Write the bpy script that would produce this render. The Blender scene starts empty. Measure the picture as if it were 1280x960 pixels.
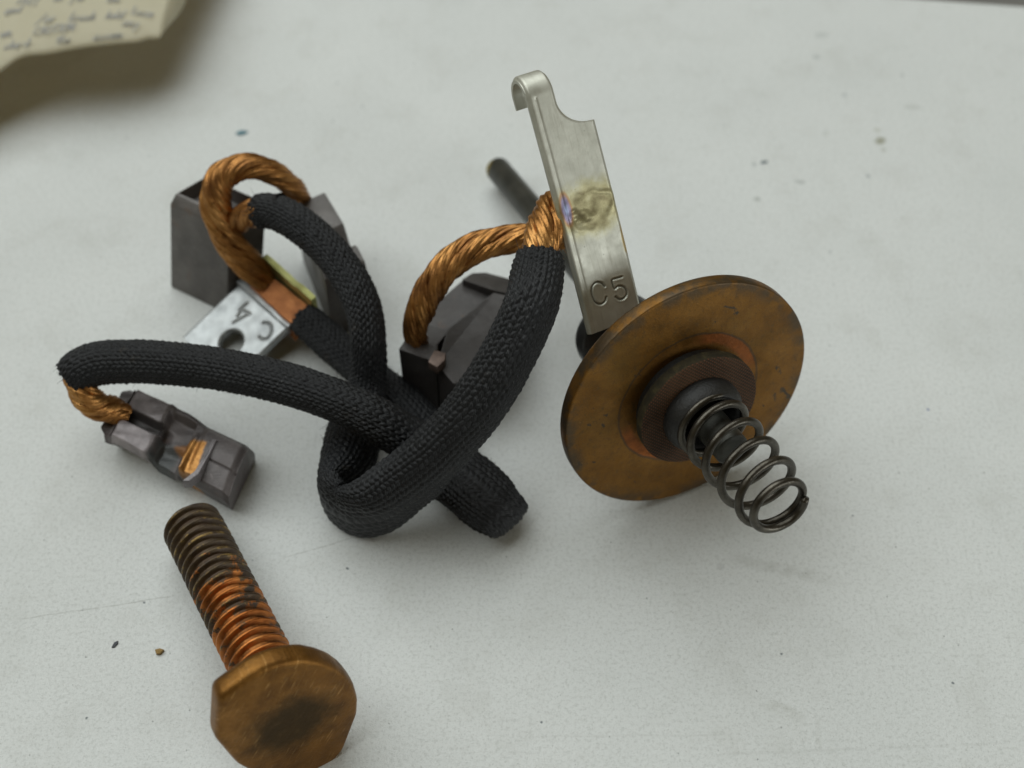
import bpy, bmesh, math, random
import numpy as np
from mathutils import Vector

random.seed(7)
rng = np.random.default_rng(7)
scn = bpy.context.scene
col = scn.collection
RAD = math.radians

# ------------------------------------------------------------------ camera, light, exposure (1 unit = 1 cm)
scn.unit_settings.system = 'METRIC'
scn.unit_settings.scale_length = 0.01
PITCH, FPX, CAM_H = RAD(53.4), 1700.0, 12.0
cam_d = bpy.data.cameras.new('camera')
cam = bpy.data.objects.new('camera', cam_d)
col.objects.link(cam)
cam.location = (0, 0, CAM_H)
cam.rotation_euler = (math.pi / 2 - PITCH, 0, 0)
cam_d.sensor_width = 36.0
cam_d.lens = 36.0 * FPX / 1280.0
cam_d.clip_start = 0.1
cam_d.clip_end = 1000
cam_d.dof.use_dof = True
cam_d.dof.focus_distance = 12.55
cam_d.dof.aperture_fstop = 0.25
scn.camera = cam

world = bpy.data.worlds.new('World')
scn.world = world
world.use_nodes = True
bg = world.node_tree.nodes['Background']
bg.inputs['Color'].default_value = (0.70, 0.52, 0.18, 1)
bg.inputs['Strength'].default_value = 0.13

def area(name, loc, target, sx, sy, power, color):
    d = bpy.data.lights.new(name, 'AREA')
    d.shape = 'RECTANGLE'
    d.size, d.size_y = sx, sy
    d.energy = power
    d.color = color
    o = bpy.data.objects.new(name, d)
    col.objects.link(o)
    o.location = loc
    o.rotation_euler = (Vector(target) - Vector(loc)).to_track_quat('-Z', 'Y').to_euler()
    return o

area('ceiling_lamp', (-30, 40, 86), (0, 10, 0), 150, 95, 127000, (0.915, 0.972, 0.975))
area('window_light', (88, -46, 26), (0, 8, 1), 80, 32, 37000, (0.93, 0.98, 0.985))

scn.view_settings.view_transform = 'Standard'
scn.view_settings.look = 'None'
scn.view_settings.gamma = 1
scn.view_settings.exposure = 0.0
scn.cycles.use_adaptive_sampling = True
scn.cycles.use_denoising = True
scn.cycles.max_bounces = 8

# ------------------------------------------------------------------ measuring helpers
_c, _s = math.cos(PITCH), math.sin(PITCH)
AX, AU, AF, EYE = (np.array(v, float) for v in ((1, 0, 0), (0, _s, _c), (0, _c, -_s), (0, 0, CAM_H)))
def ray(px, py): return AF + AX * (px - 640) / FPX + AU * (480 - py) / FPX
def at(px, py, z=0.0):
    r = ray(px, py)
    return EYE + r * ((z - CAM_H) / r[2])
def atd(px, py, d): return EYE + ray(px, py) * d
def on_plane(px, py, P, n):
    r = ray(px, py)
    return EYE + r * (np.dot(P - EYE, n) / np.dot(r, n))
def unit(v): return v / np.linalg.norm(v)

# ------------------------------------------------------------------ object helpers
def tag(o, label=None, cat=None, group=None, kind=None):
    if label: o['label'] = label
    if cat: o['category'] = cat
    if group: o['group'] = group
    if kind: o['kind'] = kind
    return o
def empty(name, loc):
    o = bpy.data.objects.new(name, None)
    o.empty_display_size = 0.2
    o.location = tuple(loc)
    col.objects.link(o)
    return o
def mesh_obj(name, verts, faces, mat, parent=None, smooth=True, uvs=None, dark_mask=None):
    me = bpy.data.meshes.new(name)
    verts = np.asarray(verts, float)
    base = np.zeros(3)
    p = parent
    while p is not None:
        base = base + np.array(p.location); p = p.parent
    verts = verts - base
    me.from_pydata(verts.tolist(), [], faces if isinstance(faces, list) else faces.tolist())
    if uvs is not None:
        ul = me.uv_layers.new(name='UVMap')
        li = np.empty(len(me.loops), dtype=np.int32)
        me.loops.foreach_get('vertex_index', li)
        ul.data.foreach_set('uv', np.asarray(uvs, np.float32)[li].ravel())
    if dark_mask is not None:
        ga = me.attributes.new('dark_mask', 'FLOAT', 'POINT')
        ga.data.foreach_set('value', np.asarray(dark_mask, np.float32).ravel())
    if smooth:
        me.polygons.foreach_set('use_smooth', [True] * len(me.polygons))
    me.materials.append(mat)
    me.update()
    o = bpy.data.objects.new(name, me)
    col.objects.link(o)
    if parent is not None: o.parent = parent
    return o
def grid_faces(n, m, wrap=False, flip=False):
    """n rows by m columns, wrap joins the last column to the first"""
    mm = m if wrap else m - 1
    i, j = np.meshgrid(np.arange(n - 1), np.arange(mm), indexing='ij')
    j2 = (j + 1) % m
    q = np.stack([i * m + j, i * m + j2, (i + 1) * m + j2, (i + 1) * m + j], -1).reshape(-1, 4)
    return q[:, ::-1] if flip else q
def bm_obj(name, bm, mat, parent=None, bevel=0.0, seg=2, smooth=True, angle=35):
    if bevel > 0:
        bmesh.ops.bevel(bm, geom=[e for e in bm.edges if len(e.link_faces) == 2 and e.calc_face_angle(0) > RAD(18)], offset=bevel, segments=seg,
                        profile=0.6, affect='EDGES', clamp_overlap=True)
    bmesh.ops.recalc_face_normals(bm, faces=bm.faces)
    me = bpy.data.meshes.new(name)
    base = Vector((0, 0, 0)); p = parent
    while p is not None:
        base += p.location; p = p.parent
    for v in bm.verts: v.co -= base
    bm.to_mesh(me); bm.free()
    me.materials.append(mat)
    o = bpy.data.objects.new(name, me)
    col.objects.link(o)
    if parent is not None: o.parent = parent
    if smooth:
        me.polygons.foreach_set('use_smooth', [True] * len(me.polygons))
        me.set_sharp_from_angle(angle=RAD(angle))
    return o
def frame_from(n, up=(0, 0, 1)):
    n = unit(np.asarray(n, float))
    a = np.cross(np.asarray(up, float), n)
    a = unit(a)
    return a, np.cross(n, a), n           # a sideways, b upwards, n axis
def lathe(name, C, axis, prof, mat, parent, seg=96, closed=False, wob=0.0, angle=30):
    """prof: (s along the axis, r)"""
    a, b, n = frame_from(axis)
    t = np.linspace(0, 2 * np.pi, seg, endpoint=False)
    V = []
    for k, (s, r) in enumerate(prof):
        rr = r * (1 + wob * np.sin(3 * t + k) * 0.5 + wob * np.sin(7 * t) * 0.3)
        V.append(C + n * s + rr[:, None] * (np.cos(t)[:, None] * a + np.sin(t)[:, None] * b))
    V = np.concatenate(V)
    o = mesh_obj(name, V, grid_faces(len(prof), seg, True), mat, parent)
    o.data.set_sharp_from_angle(angle=RAD(angle))
    return o

def catmull(P, n_per=24):
    P = np.asarray(P, float)
    Q = np.vstack([2 * P[0] - P[1], P, 2 * P[-1] - P[-2]])
    out = []
    for i in range(1, len(Q) - 2):
        p0, p1, p2, p3 = Q[i - 1:i + 3]
        d1 = max(np.linalg.norm((p1 - p0)[:3]), 1e-6) ** .5
        d2 = max(np.linalg.norm((p2 - p1)[:3]), 1e-6) ** .5
        d3 = max(np.linalg.norm((p3 - p2)[:3]), 1e-6) ** .5
        t0, t1 = 0, d1; t2 = t1 + d2; t3 = t2 + d3
        for t in np.linspace(t1, t2, n_per, endpoint=False):
            A1 = (t1 - t) / (t1 - t0) * p0 + (t - t0) / (t1 - t0) * p1
            A2 = (t2 - t) / (t2 - t1) * p1 + (t - t1) / (t2 - t1) * p2
            A3 = (t3 - t) / (t3 - t2) * p2 + (t - t2) / (t3 - t2) * p3
            B1 = (t2 - t) / (t2 - t0) * A1 + (t - t0) / (t2 - t0) * A2
            B2 = (t3 - t) / (t3 - t1) * A2 + (t - t1) / (t3 - t1) * A3
            out.append((t2 - t) / (t2 - t1) * B1 + (t - t1) / (t2 - t1) * B2)
    out.append(Q[-2])
    return np.array(out)
def resample(P, step):
    d = np.r_[0, np.cumsum(np.linalg.norm(np.diff(P[:, :3], axis=0), axis=1))]
    n = max(int(d[-1] / step), 4)
    s = np.linspace(0, d[-1], n)
    return np.stack([np.interp(s, d, P[:, k]) for k in range(P.shape[1])], 1), s
def frames(P, hold=None, vec=None):
    T = np.gradient(P, axis=0)
    T /= np.linalg.norm(T, axis=1)[:, None]
    S = np.zeros_like(T)
    prev = None
    for i, t in enumerate(T):
        sd = np.cross(t, [0, 0, 1.0])
        m = np.linalg.norm(sd)
        if prev is None:
            prev = sd / m if m > .1 else np.array([1., 0, 0])
        tr = prev - t * np.dot(prev, t)
        tr = tr / np.linalg.norm(tr)
        if hold is not None and hold[i] > .02:
            v_ = vec if np.dot(vec, tr) > 0 else -vec
            v_ = v_ - t * np.dot(v_, t)
            tr = unit(tr * (1 - .35 * hold[i]) + unit(v_) * .35 * hold[i])
        elif m > .25:
            sd = sd / m
            if np.dot(sd, tr) < 0: sd = -sd
            w = 0.12 * min(1, (m - .25) * 2)
            tr = unit(tr * (1 - w) + sd * w)
        S[i] = tr
        prev = tr
    B = np.cross(S, T)
    return T, S, B

def sleeve(name, ctrl, mat, parent, cols=30, pitch=0.034, fold=None):
    """woven tube; ctrl rows: x, y, z, half width sideways, half width up"""
    P, s = resample(catmull(ctrl, 30), pitch / 5.0)
    hold = None
    if fold is not None:
        hold = np.clip(1.6 - np.linalg.norm(P[:, :3] - fold[0], axis=1) / fold[2], 0, 1)
    for k in (3, 4):
        P[:, k] = np.convolve(np.pad(P[:, k], 20, mode='edge'), np.ones(41) / 41, 'valid')
    T, S, B = frames(P[:, :3], hold, None if fold is None else fold[1])
    SUB = 7
    m = cols * SUB
    ang = np.linspace(0, 2 * np.pi, m, endpoint=False)
    x = np.arange(m) / SUB
    kx = np.floor(x + .5)
    sgn = np.where(kx % 2 == 0, 1.0, -1.0)
    rowj = rng.normal(size=cols + 1)[(kx % cols).astype(int)] * .05
    y = s[:, None] / (2 * pitch) + 0.10 * np.sin(s[:, None] * 2.3 + 3 * ang[None, :])
    ye = y + .25 * (1 - sgn)[None, :] + (sgn * .42 * (x - kx))[None, :] + rowj[None, :]
    h = np.cos(np.pi * (x - kx))[None, :] ** .75 * np.abs(np.cos(np.pi * ye)) ** .65 - .35
    n_r, n_c = h.shape
    low = rng.normal(size=(n_r // 5 + 2, cols + 2))
    irr = low[(np.arange(n_r) // 5)[:, None], kx.astype(int)[None, :]]
    irr = (irr + np.roll(irr, 3, 0)) / 1.7
    h = h * 0.0165 + irr * 0.0024
    ce, se = np.cos(ang), np.sin(ang)
    ratio = np.maximum(P[:, 3] / P[:, 4], P[:, 4] / P[:, 3])
    p = (0.94 - 0.14 * np.clip((ratio - 1.1) / 1.0, 0, 1))[:, None]      # flattened lengths are squarer than an ellipse
    cx = np.sign(ce)[None, :] * np.abs(ce)[None, :] ** p
    cy = np.sign(se)[None, :] * np.abs(se)[None, :] ** p
    lump = 1 + 0.022 * np.sin(s * 3.1 + 1)[:, None] * np.cos(2 * ang + 0.5)[None, :] + 0.02 * np.sin(s * 7.7)[:, None] * np.cos(3 * ang)[None, :]
    ends = np.ones(n_r)
    k = int(0.10 / (pitch / 5))
    ends[:k] = np.linspace(.93, 1, k) ; ends[-k:] = np.linspace(1, .93, k)
    A = (P[:, 3] * .965)[:, None] * ends[:, None] * lump + h
    C_ = (P[:, 4] * .965)[:, None] * ends[:, None] * lump + h
    jag = np.zeros((n_r, m))
    jj = rng.normal(size=cols) * .012
    V = P[:, None, :3] + S[:, None, :] * (A * cx)[..., None] + B[:, None, :] * (C_ * cy)[..., None]
    V[0] += -T[0] * jj[(kx % cols).astype(int)][:, None]
    V[-1] += T[-1] * jj[(kx % cols).astype(int)][:, None]
    def ring(i, f, along):
        return P[i, :3] + T[i] * along + S[i] * (P[i, 3] * f * cx[i])[:, None] + B[i] * (P[i, 4] * f * cy[i])[:, None]
    rows = [ring(0, .78, .35), ring(0, .78, 0.0)] + list(V) + [ring(-1, .78, 0.0), ring(-1, .78, -.35)]
    V = np.concatenate(rows)
    uu = np.concatenate([np.stack([np.arange(m) / m * cols, np.full(m, sv / pitch)], 1) for sv in np.r_[0, 0, s, s[-1], s[-1]]])
    return mesh_obj(name, V, grid_faces(len(rows), m, True), mat, parent, uvs=uu), P, T

def rope(name, ctrl, mat, parent, n=5, lay=1.5, wires=9, core=True, taper_end=None):
    """twisted copper rope; ctrl rows: x, y, z, side radius, up radius"""
    P, s = resample(catmull(ctrl, 24), 0.022)
    T, S, B = frames(P[:, :3])
    m = wires * 4
    ang = np.linspace(0, 2 * np.pi, m, endpoint=False)
    t = np.linspace(0, 2 * np.pi, 12, endpoint=False)
    V = P[:, None, :3] + S[:, None, :] * (P[:, 3][:, None] * .55 * np.cos(t))[..., None] + B[:, None, :] * (P[:, 4][:, None] * .55 * np.sin(t))[..., None]
    root = mesh_obj(name, V.reshape(-1, 3), grid_faces(len(P), 12, True), mat, parent)
    for q in range(n):
        ph = 2 * np.pi * (q + rng.uniform(-.08, .08)) / n + s * 2 * np.pi / lay
        k = .58 * (1 + rng.uniform(-.05, .05))
        cen = P[:, :3] + S * (P[:, 3] * k * np.cos(ph))[:, None] + B * (P[:, 4] * k * np.sin(ph))[:, None]
        T2 = np.gradient(cen, axis=0); T2 /= np.linalg.norm(T2, axis=1)[:, None]
        rad = S * np.cos(ph)[:, None] + B * np.sin(ph)[:, None]
        rad -= T2 * (rad * T2).sum(1)[:, None]; rad /= np.linalg.norm(rad, axis=1)[:, None]
        bi = np.cross(T2, rad)
        rr = .5 * (P[:, 3] + P[:, 4]) * .52 * (1 + .06 * np.sin(s * 5 + q * 2))
        tw = ang[None, :] + (s * 2 * np.pi / (lay * 1.1))[:, None]
        rid = 1 + .12 * np.cos(wires * tw) + .05 * np.sin(3 * tw + q) + .03 * np.sin(s * 11 + q * 3)[:, None]
        off = rr[:, None] * rid
        V = cen[:, None] + rad[:, None, :] * (off * np.cos(ang) * .95)[..., None] + bi[:, None, :] * (off * np.sin(ang))[..., None]
        mesh_obj('strand', V.reshape(-1, 3), grid_faces(len(P), m, True), mat, root)
    return root

# ------------------------------------------------------------------ materials
def new_mat(name):
    m = bpy.data.materials.new(name); m.use_nodes = True
    nt = m.node_tree
    return m, nt, nt.nodes['Principled BSDF']
class NB:
    """small node builder"""
    def __init__(self, nt): self.nt = nt
    def n(self, t, **kw):
        nd = self.nt.nodes.new(t)
        for k, v in kw.items(): setattr(nd, k, v)
        return nd
    def set(self, sock, v):
        if isinstance(v, bpy.types.NodeSocket): self.nt.links.new(v, sock)
        elif isinstance(v, (tuple, list)) and len(v) == 3 and sock.type == 'RGBA': sock.default_value = (*v, 1)
        else: sock.default_value = v
    def math(self, op, a, b=0.0, cc=None, clamp=False):
        nd = self.n('ShaderNodeMath', operation=op, use_clamp=clamp)
        self.set(nd.inputs[0], a); self.set(nd.inputs[1], b)
        if cc is not None: self.set(nd.inputs[2], cc)
        return nd.outputs[0]
    def coord(self, kind='Object'): return self.n('ShaderNodeTexCoord').outputs[kind]
    def map(self, v, scale=(1, 1, 1), rot=(0, 0, 0), loc=(0, 0, 0)):
        nd = self.n('ShaderNodeMapping'); self.set(nd.inputs['Vector'], v)
        nd.inputs['Scale'].default_value = scale; nd.inputs['Rotation'].default_value = rot; nd.inputs['Location'].default_value = loc
        return nd.outputs[0]
    def noise(self, v, scale, detail=4, rough=.55, dist=0.0):
        nd = self.n('ShaderNodeTexNoise'); self.set(nd.inputs['Vector'], v)
        nd.inputs['Scale'].default_value = scale; nd.inputs['Detail'].default_value = detail
        nd.inputs['Roughness'].default_value = rough; nd.inputs['Distortion'].default_value = dist
        return nd.outputs['Fac']
    def voro(self, v, scale, feature='F1', rnd=1.0):
        nd = self.n('ShaderNodeTexVoronoi', feature=feature); self.set(nd.inputs['Vector'], v)
        nd.inputs['Scale'].default_value = scale; nd.inputs['Randomness'].default_value = rnd
        return nd
    def ramp(self, f, stops, interp='LINEAR'):
        nd = self.n('ShaderNodeValToRGB'); self.set(nd.inputs[0], f)
        r = nd.color_ramp; r.interpolation = interp
        while len(r.elements) < len(stops): r.elements.new(.5)
        for e, (p, cc) in zip(r.elements, stops):
            e.position = p; e.color = (*cc, 1) if len(cc) == 3 else cc
        return nd.outputs[0]
    def step(self, f, lo, hi, a=0.0, b=1.0):
        nd = self.n('ShaderNodeMapRange'); self.set(nd.inputs[0], f)
        nd.inputs[1].default_value = lo; nd.inputs[2].default_value = hi; nd.inputs[3].default_value = a; nd.inputs[4].default_value = b
        nd.interpolation_type = 'SMOOTHSTEP'
        return nd.outputs[0]
    def mix(self, f, a, b, blend='MIX'):
        nd = self.n('ShaderNodeMix', data_type='RGBA', blend_type=blend)
        self.set(nd.inputs[0], f); self.set(nd.inputs[6], a); self.set(nd.inputs[7], b)
        return nd.outputs[2]
    def sep(self, v):
        nd = self.n('ShaderNodeSeparateXYZ'); self.set(nd.inputs[0], v); return nd.outputs
    def dist(self, v, p):
        nd = self.n('ShaderNodeVectorMath', operation='DISTANCE'); self.set(nd.inputs[0], v); nd.inputs[1].default_value = tuple(p); return nd.outputs['Value']
    def dot(self, v, p):
        nd = self.n('ShaderNodeVectorMath', operation='DOT_PRODUCT'); self.set(nd.inputs[0], v); nd.inputs[1].default_value = tuple(p); return nd.outputs['Value']
    def bump(self, h, strength, dist=0.02, normal=None):
        nd = self.n('ShaderNodeBump'); self.set(nd.inputs['Height'], h)
        nd.inputs['Strength'].default_value = strength; nd.inputs['Distance'].default_value = dist
        if normal is not None: self.set(nd.inputs['Normal'], normal)
        return nd.outputs[0]

def mat_table():
    m, nt, p = new_mat('white_worktop'); b = NB(nt)
    co = b.coord()
    wob = b.noise(co, 3.0, 3)
    colr = b.ramp(b.noise(co, 0.35, 4, .6), [(.3, (.60, .618, .605)), (.7, (.655, .670, .656))])
    fine = b.noise(co, 26, 4, .75)
    colr = b.mix(b.step(fine, .46, .68, 0, .42), colr, (.38, .39, .37))
    colr = b.mix(b.step(b.noise(co, 48, 2, .7), .58, .70, 0, .40), colr, (.34, .35, .33))
    colr = b.mix(b.step(b.noise(co, 1.3, 5, .7), .48, .72, 0, .22), colr, (.42, .42, .385))
    colr = b.mix(b.step(b.noise(b.map(co, scale=(1, 3, 1)), 9, 5, .75), .60, .74, 0, .30), colr, (.36, .36, .33))
    # specks of grime: only some cells carry one
    v = b.voro(co, 3.1)
    sel = b.step(b.sep(v.outputs['Color'])[0], .66, .68)
    dst = b.math('ADD', v.outputs['Distance'], b.math('MULTIPLY', b.math('SUBTRACT', b.noise(co, 22, 3), .5), .11))
    spk = b.math('MULTIPLY', sel, b.step(dst, .055, .02))
    v2 = b.voro(b.map(co, rot=(0, 0, .7), loc=(3.3, 1.7, 0)), 7.3)
    sel2 = b.step(b.sep(v2.outputs['Color'])[1], .70, .72)
    d2 = b.math('ADD', v2.outputs['Distance'], b.math('MULTIPLY', b.math('SUBTRACT', b.noise(co, 60, 3), .5), .2))
    spk2 = b.math('MULTIPLY', sel2, b.step(d2, .085, .03))
    colr = b.mix(b.math('MULTIPLY', spk, .8), colr, (.10, .12, .13))
    colr = b.mix(b.math('MULTIPLY', spk2, .6), colr, (.14, .15, .14))
    # worn smudges and scratches at their own places
    def line(p0, p1, w, amt, colr, cc=(.22, .22, .19)):
        P0, P1 = at(*p0), at(*p1)
        d = unit(P1 - P0); nrm = np.array([-d[1], d[0], 0]); L = np.linalg.norm(P1 - P0)
        off = b.math('SUBTRACT', b.dot(co, nrm), float(np.dot(P0, nrm)))
        off = b.math('ABSOLUTE', b.math('ADD', off, b.math('MULTIPLY', b.math('SUBTRACT', wob, .5), .05)))
        al = b.math('SUBTRACT', b.dot(co, d), float(np.dot(P0, d)))
        f = b.math('MULTIPLY', b.step(off, w, w * .3), b.math('MULTIPLY', b.step(al, 0, .3), b.step(al, L, L - .3)))
        f = b.math('MULTIPLY', f, b.step(b.noise(co, 9, 3), .35, .6, .25, 1))
        return b.mix(b.math('MULTIPLY', f, amt), colr, cc)
    def blot(px, r, sx, rot, amt, colr, cc):
        P = at(*px)
        q = b.map(co, loc=tuple(-P))
        q = b.map(q, rot=(0, 0, rot)); q = b.map(q, scale=(1 / sx, 1, 1))
        d = b.math('ADD', b.dist(q, (0, 0, 0)), b.math('MULTIPLY', b.math('SUBTRACT', b.noise(co, 9, 4), .5), r * 1.5))
        return b.mix(b.math('MULTIPLY', b.step(d, r, r * .45), amt), colr, cc)
    colr = line((0, 778), (240, 742), .011, .34, colr)
    colr = line((340, 702), (500, 655), .011, .34, colr)
    colr = line((868, 822), (886, 786), .012, .5, colr)
    colr = line((650, 921), (930, 918), .016, .12, colr)
    colr = line((880, 944), (1280, 928), .02, .12, colr)
    colr = line((1020, 884), (1024, 950), .035, .35, colr, (.28, .28, .24))
    colr = line((900, 694), (1060, 730), .10, .25, colr, (.30, .30, .27))
    colr = line((940, 872), (1020, 906), .10, .25, colr, (.32, .32, .27))
    colr = blot((1100, 176), .085, 1.0, 0.3, .85, colr, (.27, .27, .20))
    colr = blot((1096, 163), .06, 1.0, 0.3, 0.36, colr, (.30, .30, .22))
    colr = blot((1104, 187), .05, 1.0, 0.3, 0.36, colr, (.26, .26, .20))
    colr = blot((955, 203), .06, .55, 1.2, .95, colr, (.06, .09, .10))
    colr = blot((943, 206), .045, 1, 0, 0.42, colr, (.15, .18, .18))
    colr = blot((1000, 227), .06, 1.6, .2, 0.36, colr, (.20, .22, .21))
    colr = blot((1056, 119), .05, 1, 0, 0.42, colr, (.16, .2, .21))
    colr = blot((1020, 71), .06, 1.2, 0, 0.42, colr, (.17, .2, .2))
    colr = blot((1026, 44), .07, 1.8, 0, 0.27, colr, (.24, .27, .26))
    colr = blot((1140, 134), .06, 2.2, .1, 0.27, colr, (.28, .29, .26))
    colr = blot((1085, 220), .04, 1, 0, 0.48, colr, (.12, .15, .16))
    colr = blot((946, 249), .05, 1, 0, 0.42, colr, (.16, .18, .15))
    colr = blot((1032, 166), .07, 1, 0, 0.21, colr, (.3, .31, .28))
    colr = blot((1160, 512), .02, 1, 0, .7, colr, (.10, .13, .3))
    colr = blot((901, 708), .05, 1, 0, .22, colr, (.3, .3, .3))
    nt.links.new(colr, p.inputs['Base Color'])
    p.inputs['Roughness'].default_value = .52
    p.inputs['Specular IOR Level'].default_value = .35
    h = b.math('ADD', b.noise(co, 24, 5, .7), b.math('MULTIPLY', b.noise(co, 80, 2), .5))
    nt.links.new(b.bump(h, .6, .02), p.inputs['Normal'])
    return m

def mat_sleeve():
    m, nt, p = new_mat('black_woven_cotton'); b = NB(nt)
    co = b.coord(); uv = b.coord('UV')
    base = b.ramp(b.noise(co, 6, 4, .6), [(.35, (.0030, .0035, .0044)), (.7, (.0066, .0073, .0088))])
    # oily brown dust in places
    base = b.mix(b.step(b.noise(co, 2.2, 5, .7), .62, .74, 0, .35), base, (.060, .042, .020))
    # threads along each stitch
    th = b.n('ShaderNodeTexWave', wave_type='BANDS', bands_direction='X')
    nt.links.new(b.map(uv, rot=(0, 0, .5)), th.inputs['Vector'])
    th.inputs['Scale'].default_value = 1.1; th.inputs['Distortion'].default_value = 1.2
    base = b.mix(b.math('MULTIPLY', th.outputs['Fac'], .25), base, (.020, .021, .023))
    base = b.mix(b.math('MULTIPLY', b.step(b.noise(co, 40, 2), .70, .76), .5), base, (.16, .16, .16))
    nt.links.new(base, p.inputs['Base Color'])
    p.inputs['Roughness'].default_value = .46
    p.inputs['Specular IOR Level'].default_value = .30
    p.inputs['Sheen Weight'].default_value = .015
    p.inputs['Sheen Roughness'].default_value = .5
    nt.links.new(b.bump(b.math('ADD', th.outputs['Fac'], b.noise(co, 70, 3)), .45, .006), p.inputs['Normal'])
    return m

def mat_copper_rope():
    m, nt, p = new_mat('bare_copper_wire'); b = NB(nt)
    co = b.coord()
    cc = b.ramp(b.noise(co, 3.0, 5, .65), [(.30, (.19, .080, .026)), (.5, (.43, .205, .062)), (.72, (.62, .335, .115))])
    cc = b.mix(b.step(b.noise(co, 18, 3, .7), .54, .72, 0, .65), cc, (.08, .038, .015))
    nt.links.new(cc, p.inputs['Base Color'])
    p.inputs['Metallic'].default_value = .9
    nt.links.new(b.ramp(b.noise(co, 9, 3), [(.3, (.34,) * 3), (.7, (.55,) * 3)]), p.inputs['Roughness'])
    nt.links.new(b.bump(b.noise(co, 45, 3), .25, .01), p.inputs['Normal'])
    return m

def mat_crimp():
    m, nt, p = new_mat('pressed_copper'); b = NB(nt)
    co = b.coord()
    cc = b.ramp(b.noise(co, 7, 5, .65), [(.3, (.22, .075, .022)), (.55, (.36, .135, .042)), (.8, (.50, .21, .07))])
    nt.links.new(cc, p.inputs['Base Color'])
    p.inputs['Metallic'].default_value = .55
    p.inputs['Roughness'].default_value = .55
    nt.links.new(b.bump(b.noise(co, 25, 4, .7), .5, .02), p.inputs['Normal'])
    return m

def mat_steel(name, c1, c2, rough=.34, streak=None, spots=.5):
    m, nt, p = new_mat(name); b = NB(nt)
    co = b.coord()
    cc = b.ramp(b.noise(co, 4, 5, .65), [(.3, c1), (.7, c2)])
    v = b.voro(co, 11)
    sp = b.math('MULTIPLY', b.step(b.sep(v.outputs['Color'])[0], .72, .75), b.step(b.math('ADD', v.outputs['Distance'], b.math('MULTIPLY', b.noise(co, 40), .2)), .22, .12))
    cc = b.mix(b.math('MULTIPLY', sp, spots), cc, (.08, .08, .06))
    ga = b.n('ShaderNodeAttribute', attribute_name='dark_mask').outputs['Fac']
    cc = b.mix(b.math('MULTIPLY', ga, .85), cc, (.07, .068, .055))  # darker where the stamped grooves run deeper
    nt.links.new(cc, p.inputs['Base Color'])
    p.inputs['Metallic'].default_value = .95
    nt.links.new(b.ramp(b.noise(co, 7, 4), [(.3, (rough - .06,) * 3), (.7, (rough + .1,) * 3)]), p.inputs['Roughness'])
    nt.links.new(b.bump(b.noise(co, 30, 4, .7), .12, .01), p.inputs['Normal'])
    return m, nt, p, b, co, cc

def mat_carbon(name='pressed_carbon', c1=(.030, .027, .026), c2=(.062, .056, .053), rough=.50):
    m, nt, p = new_mat(name); b = NB(nt)
    co = b.coord()
    cc = b.ramp(b.noise(co, 2.6, 6, .65), [(.3, c1), (.72, c2)])
    cc = b.mix(b.step(b.noise(co, 14, 4, .7), .58, .75, 0, .6), cc, tuple(x * 1.7 for x in c2))
    cc = b.mix(b.step(b.noise(co, 4.4, 3), .62, .72, 0, .25), cc, (.15, .075, .035))
    nt.links.new(cc, p.inputs['Base Color'])
    p.inputs['Metallic'].default_value = .25
    nt.links.new(b.ramp(b.noise(co, 5, 4), [(.3, (rough - .06,) * 3), (.7, (rough + .12,) * 3)]), p.inputs['Roughness'])
    nt.links.new(b.bump(b.math('ADD', b.noise(co, 35, 4, .7), b.noise(b.map(co, scale=(1, 9, 3)), 7, 3)), .30, .012), p.inputs['Normal'])
    return m

def mat_plain(name, c1, c2, scale=6, rough=.5, metal=0.0, bump=.2):
    m, nt, p = new_mat(name); b = NB(nt)
    co = b.coord()
    nt.links.new(b.ramp(b.noise(co, scale, 5, .65), [(.3, c1), (.7, c2)]), p.inputs['Base Color'])
    p.inputs['Roughness'].default_value = rough
    p.inputs['Metallic'].default_value = metal
    nt.links.new(b.bump(b.noise(co, scale * 5, 3), bump, .01), p.inputs['Normal'])
    return m

M_table = mat_table()
M_sleeve = mat_sleeve()
M_rope = mat_copper_rope()
M_crimp = mat_crimp()
M_carbon = mat_carbon()
M_carbon_pale = mat_carbon('lit_carbon', (.085, .078, .074), (.150, .138, .130), .42)  # paler copy of the carbon, its colour brightens brush faces the lamps barely reach
M_floor = mat_plain('grey_floor', (.40, .41, .42), (.48, .49, .50), .05, .6)

# ------------------------------------------------------------------ worktop and floor
e0, e1 = at(1180, -3), at(1280, 4)
d = unit(e1 - e0)
L0, L1 = e0 - d * 62, e0 + d * 50
fr = np.array([0, -1.0, 0])
bm = bmesh.new()
top = [bm.verts.new(tuple(v)) for v in (L0, L1, L1 + fr * 60, L0 + fr * 70)]
bm.faces.new(top)
ext = bmesh.ops.extrude_face_region(bm, geom=list(bm.faces))
for v in [g for g in ext['geom'] if isinstance(g, bmesh.types.BMVert)]: v.co.z -= 2.5
tab = bm_obj('tabletop', bm, M_table, None, bevel=.15, seg=3)
tag(tab, kind='structure')
g = 170
fl = mesh_obj('floor', [(-g, -g, -75), (g, -g, -75), (g, g, -75), (-g, g, -75)], [[0, 1, 2, 3]], M_floor, smooth=False)
tag(fl, kind='structure')

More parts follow.
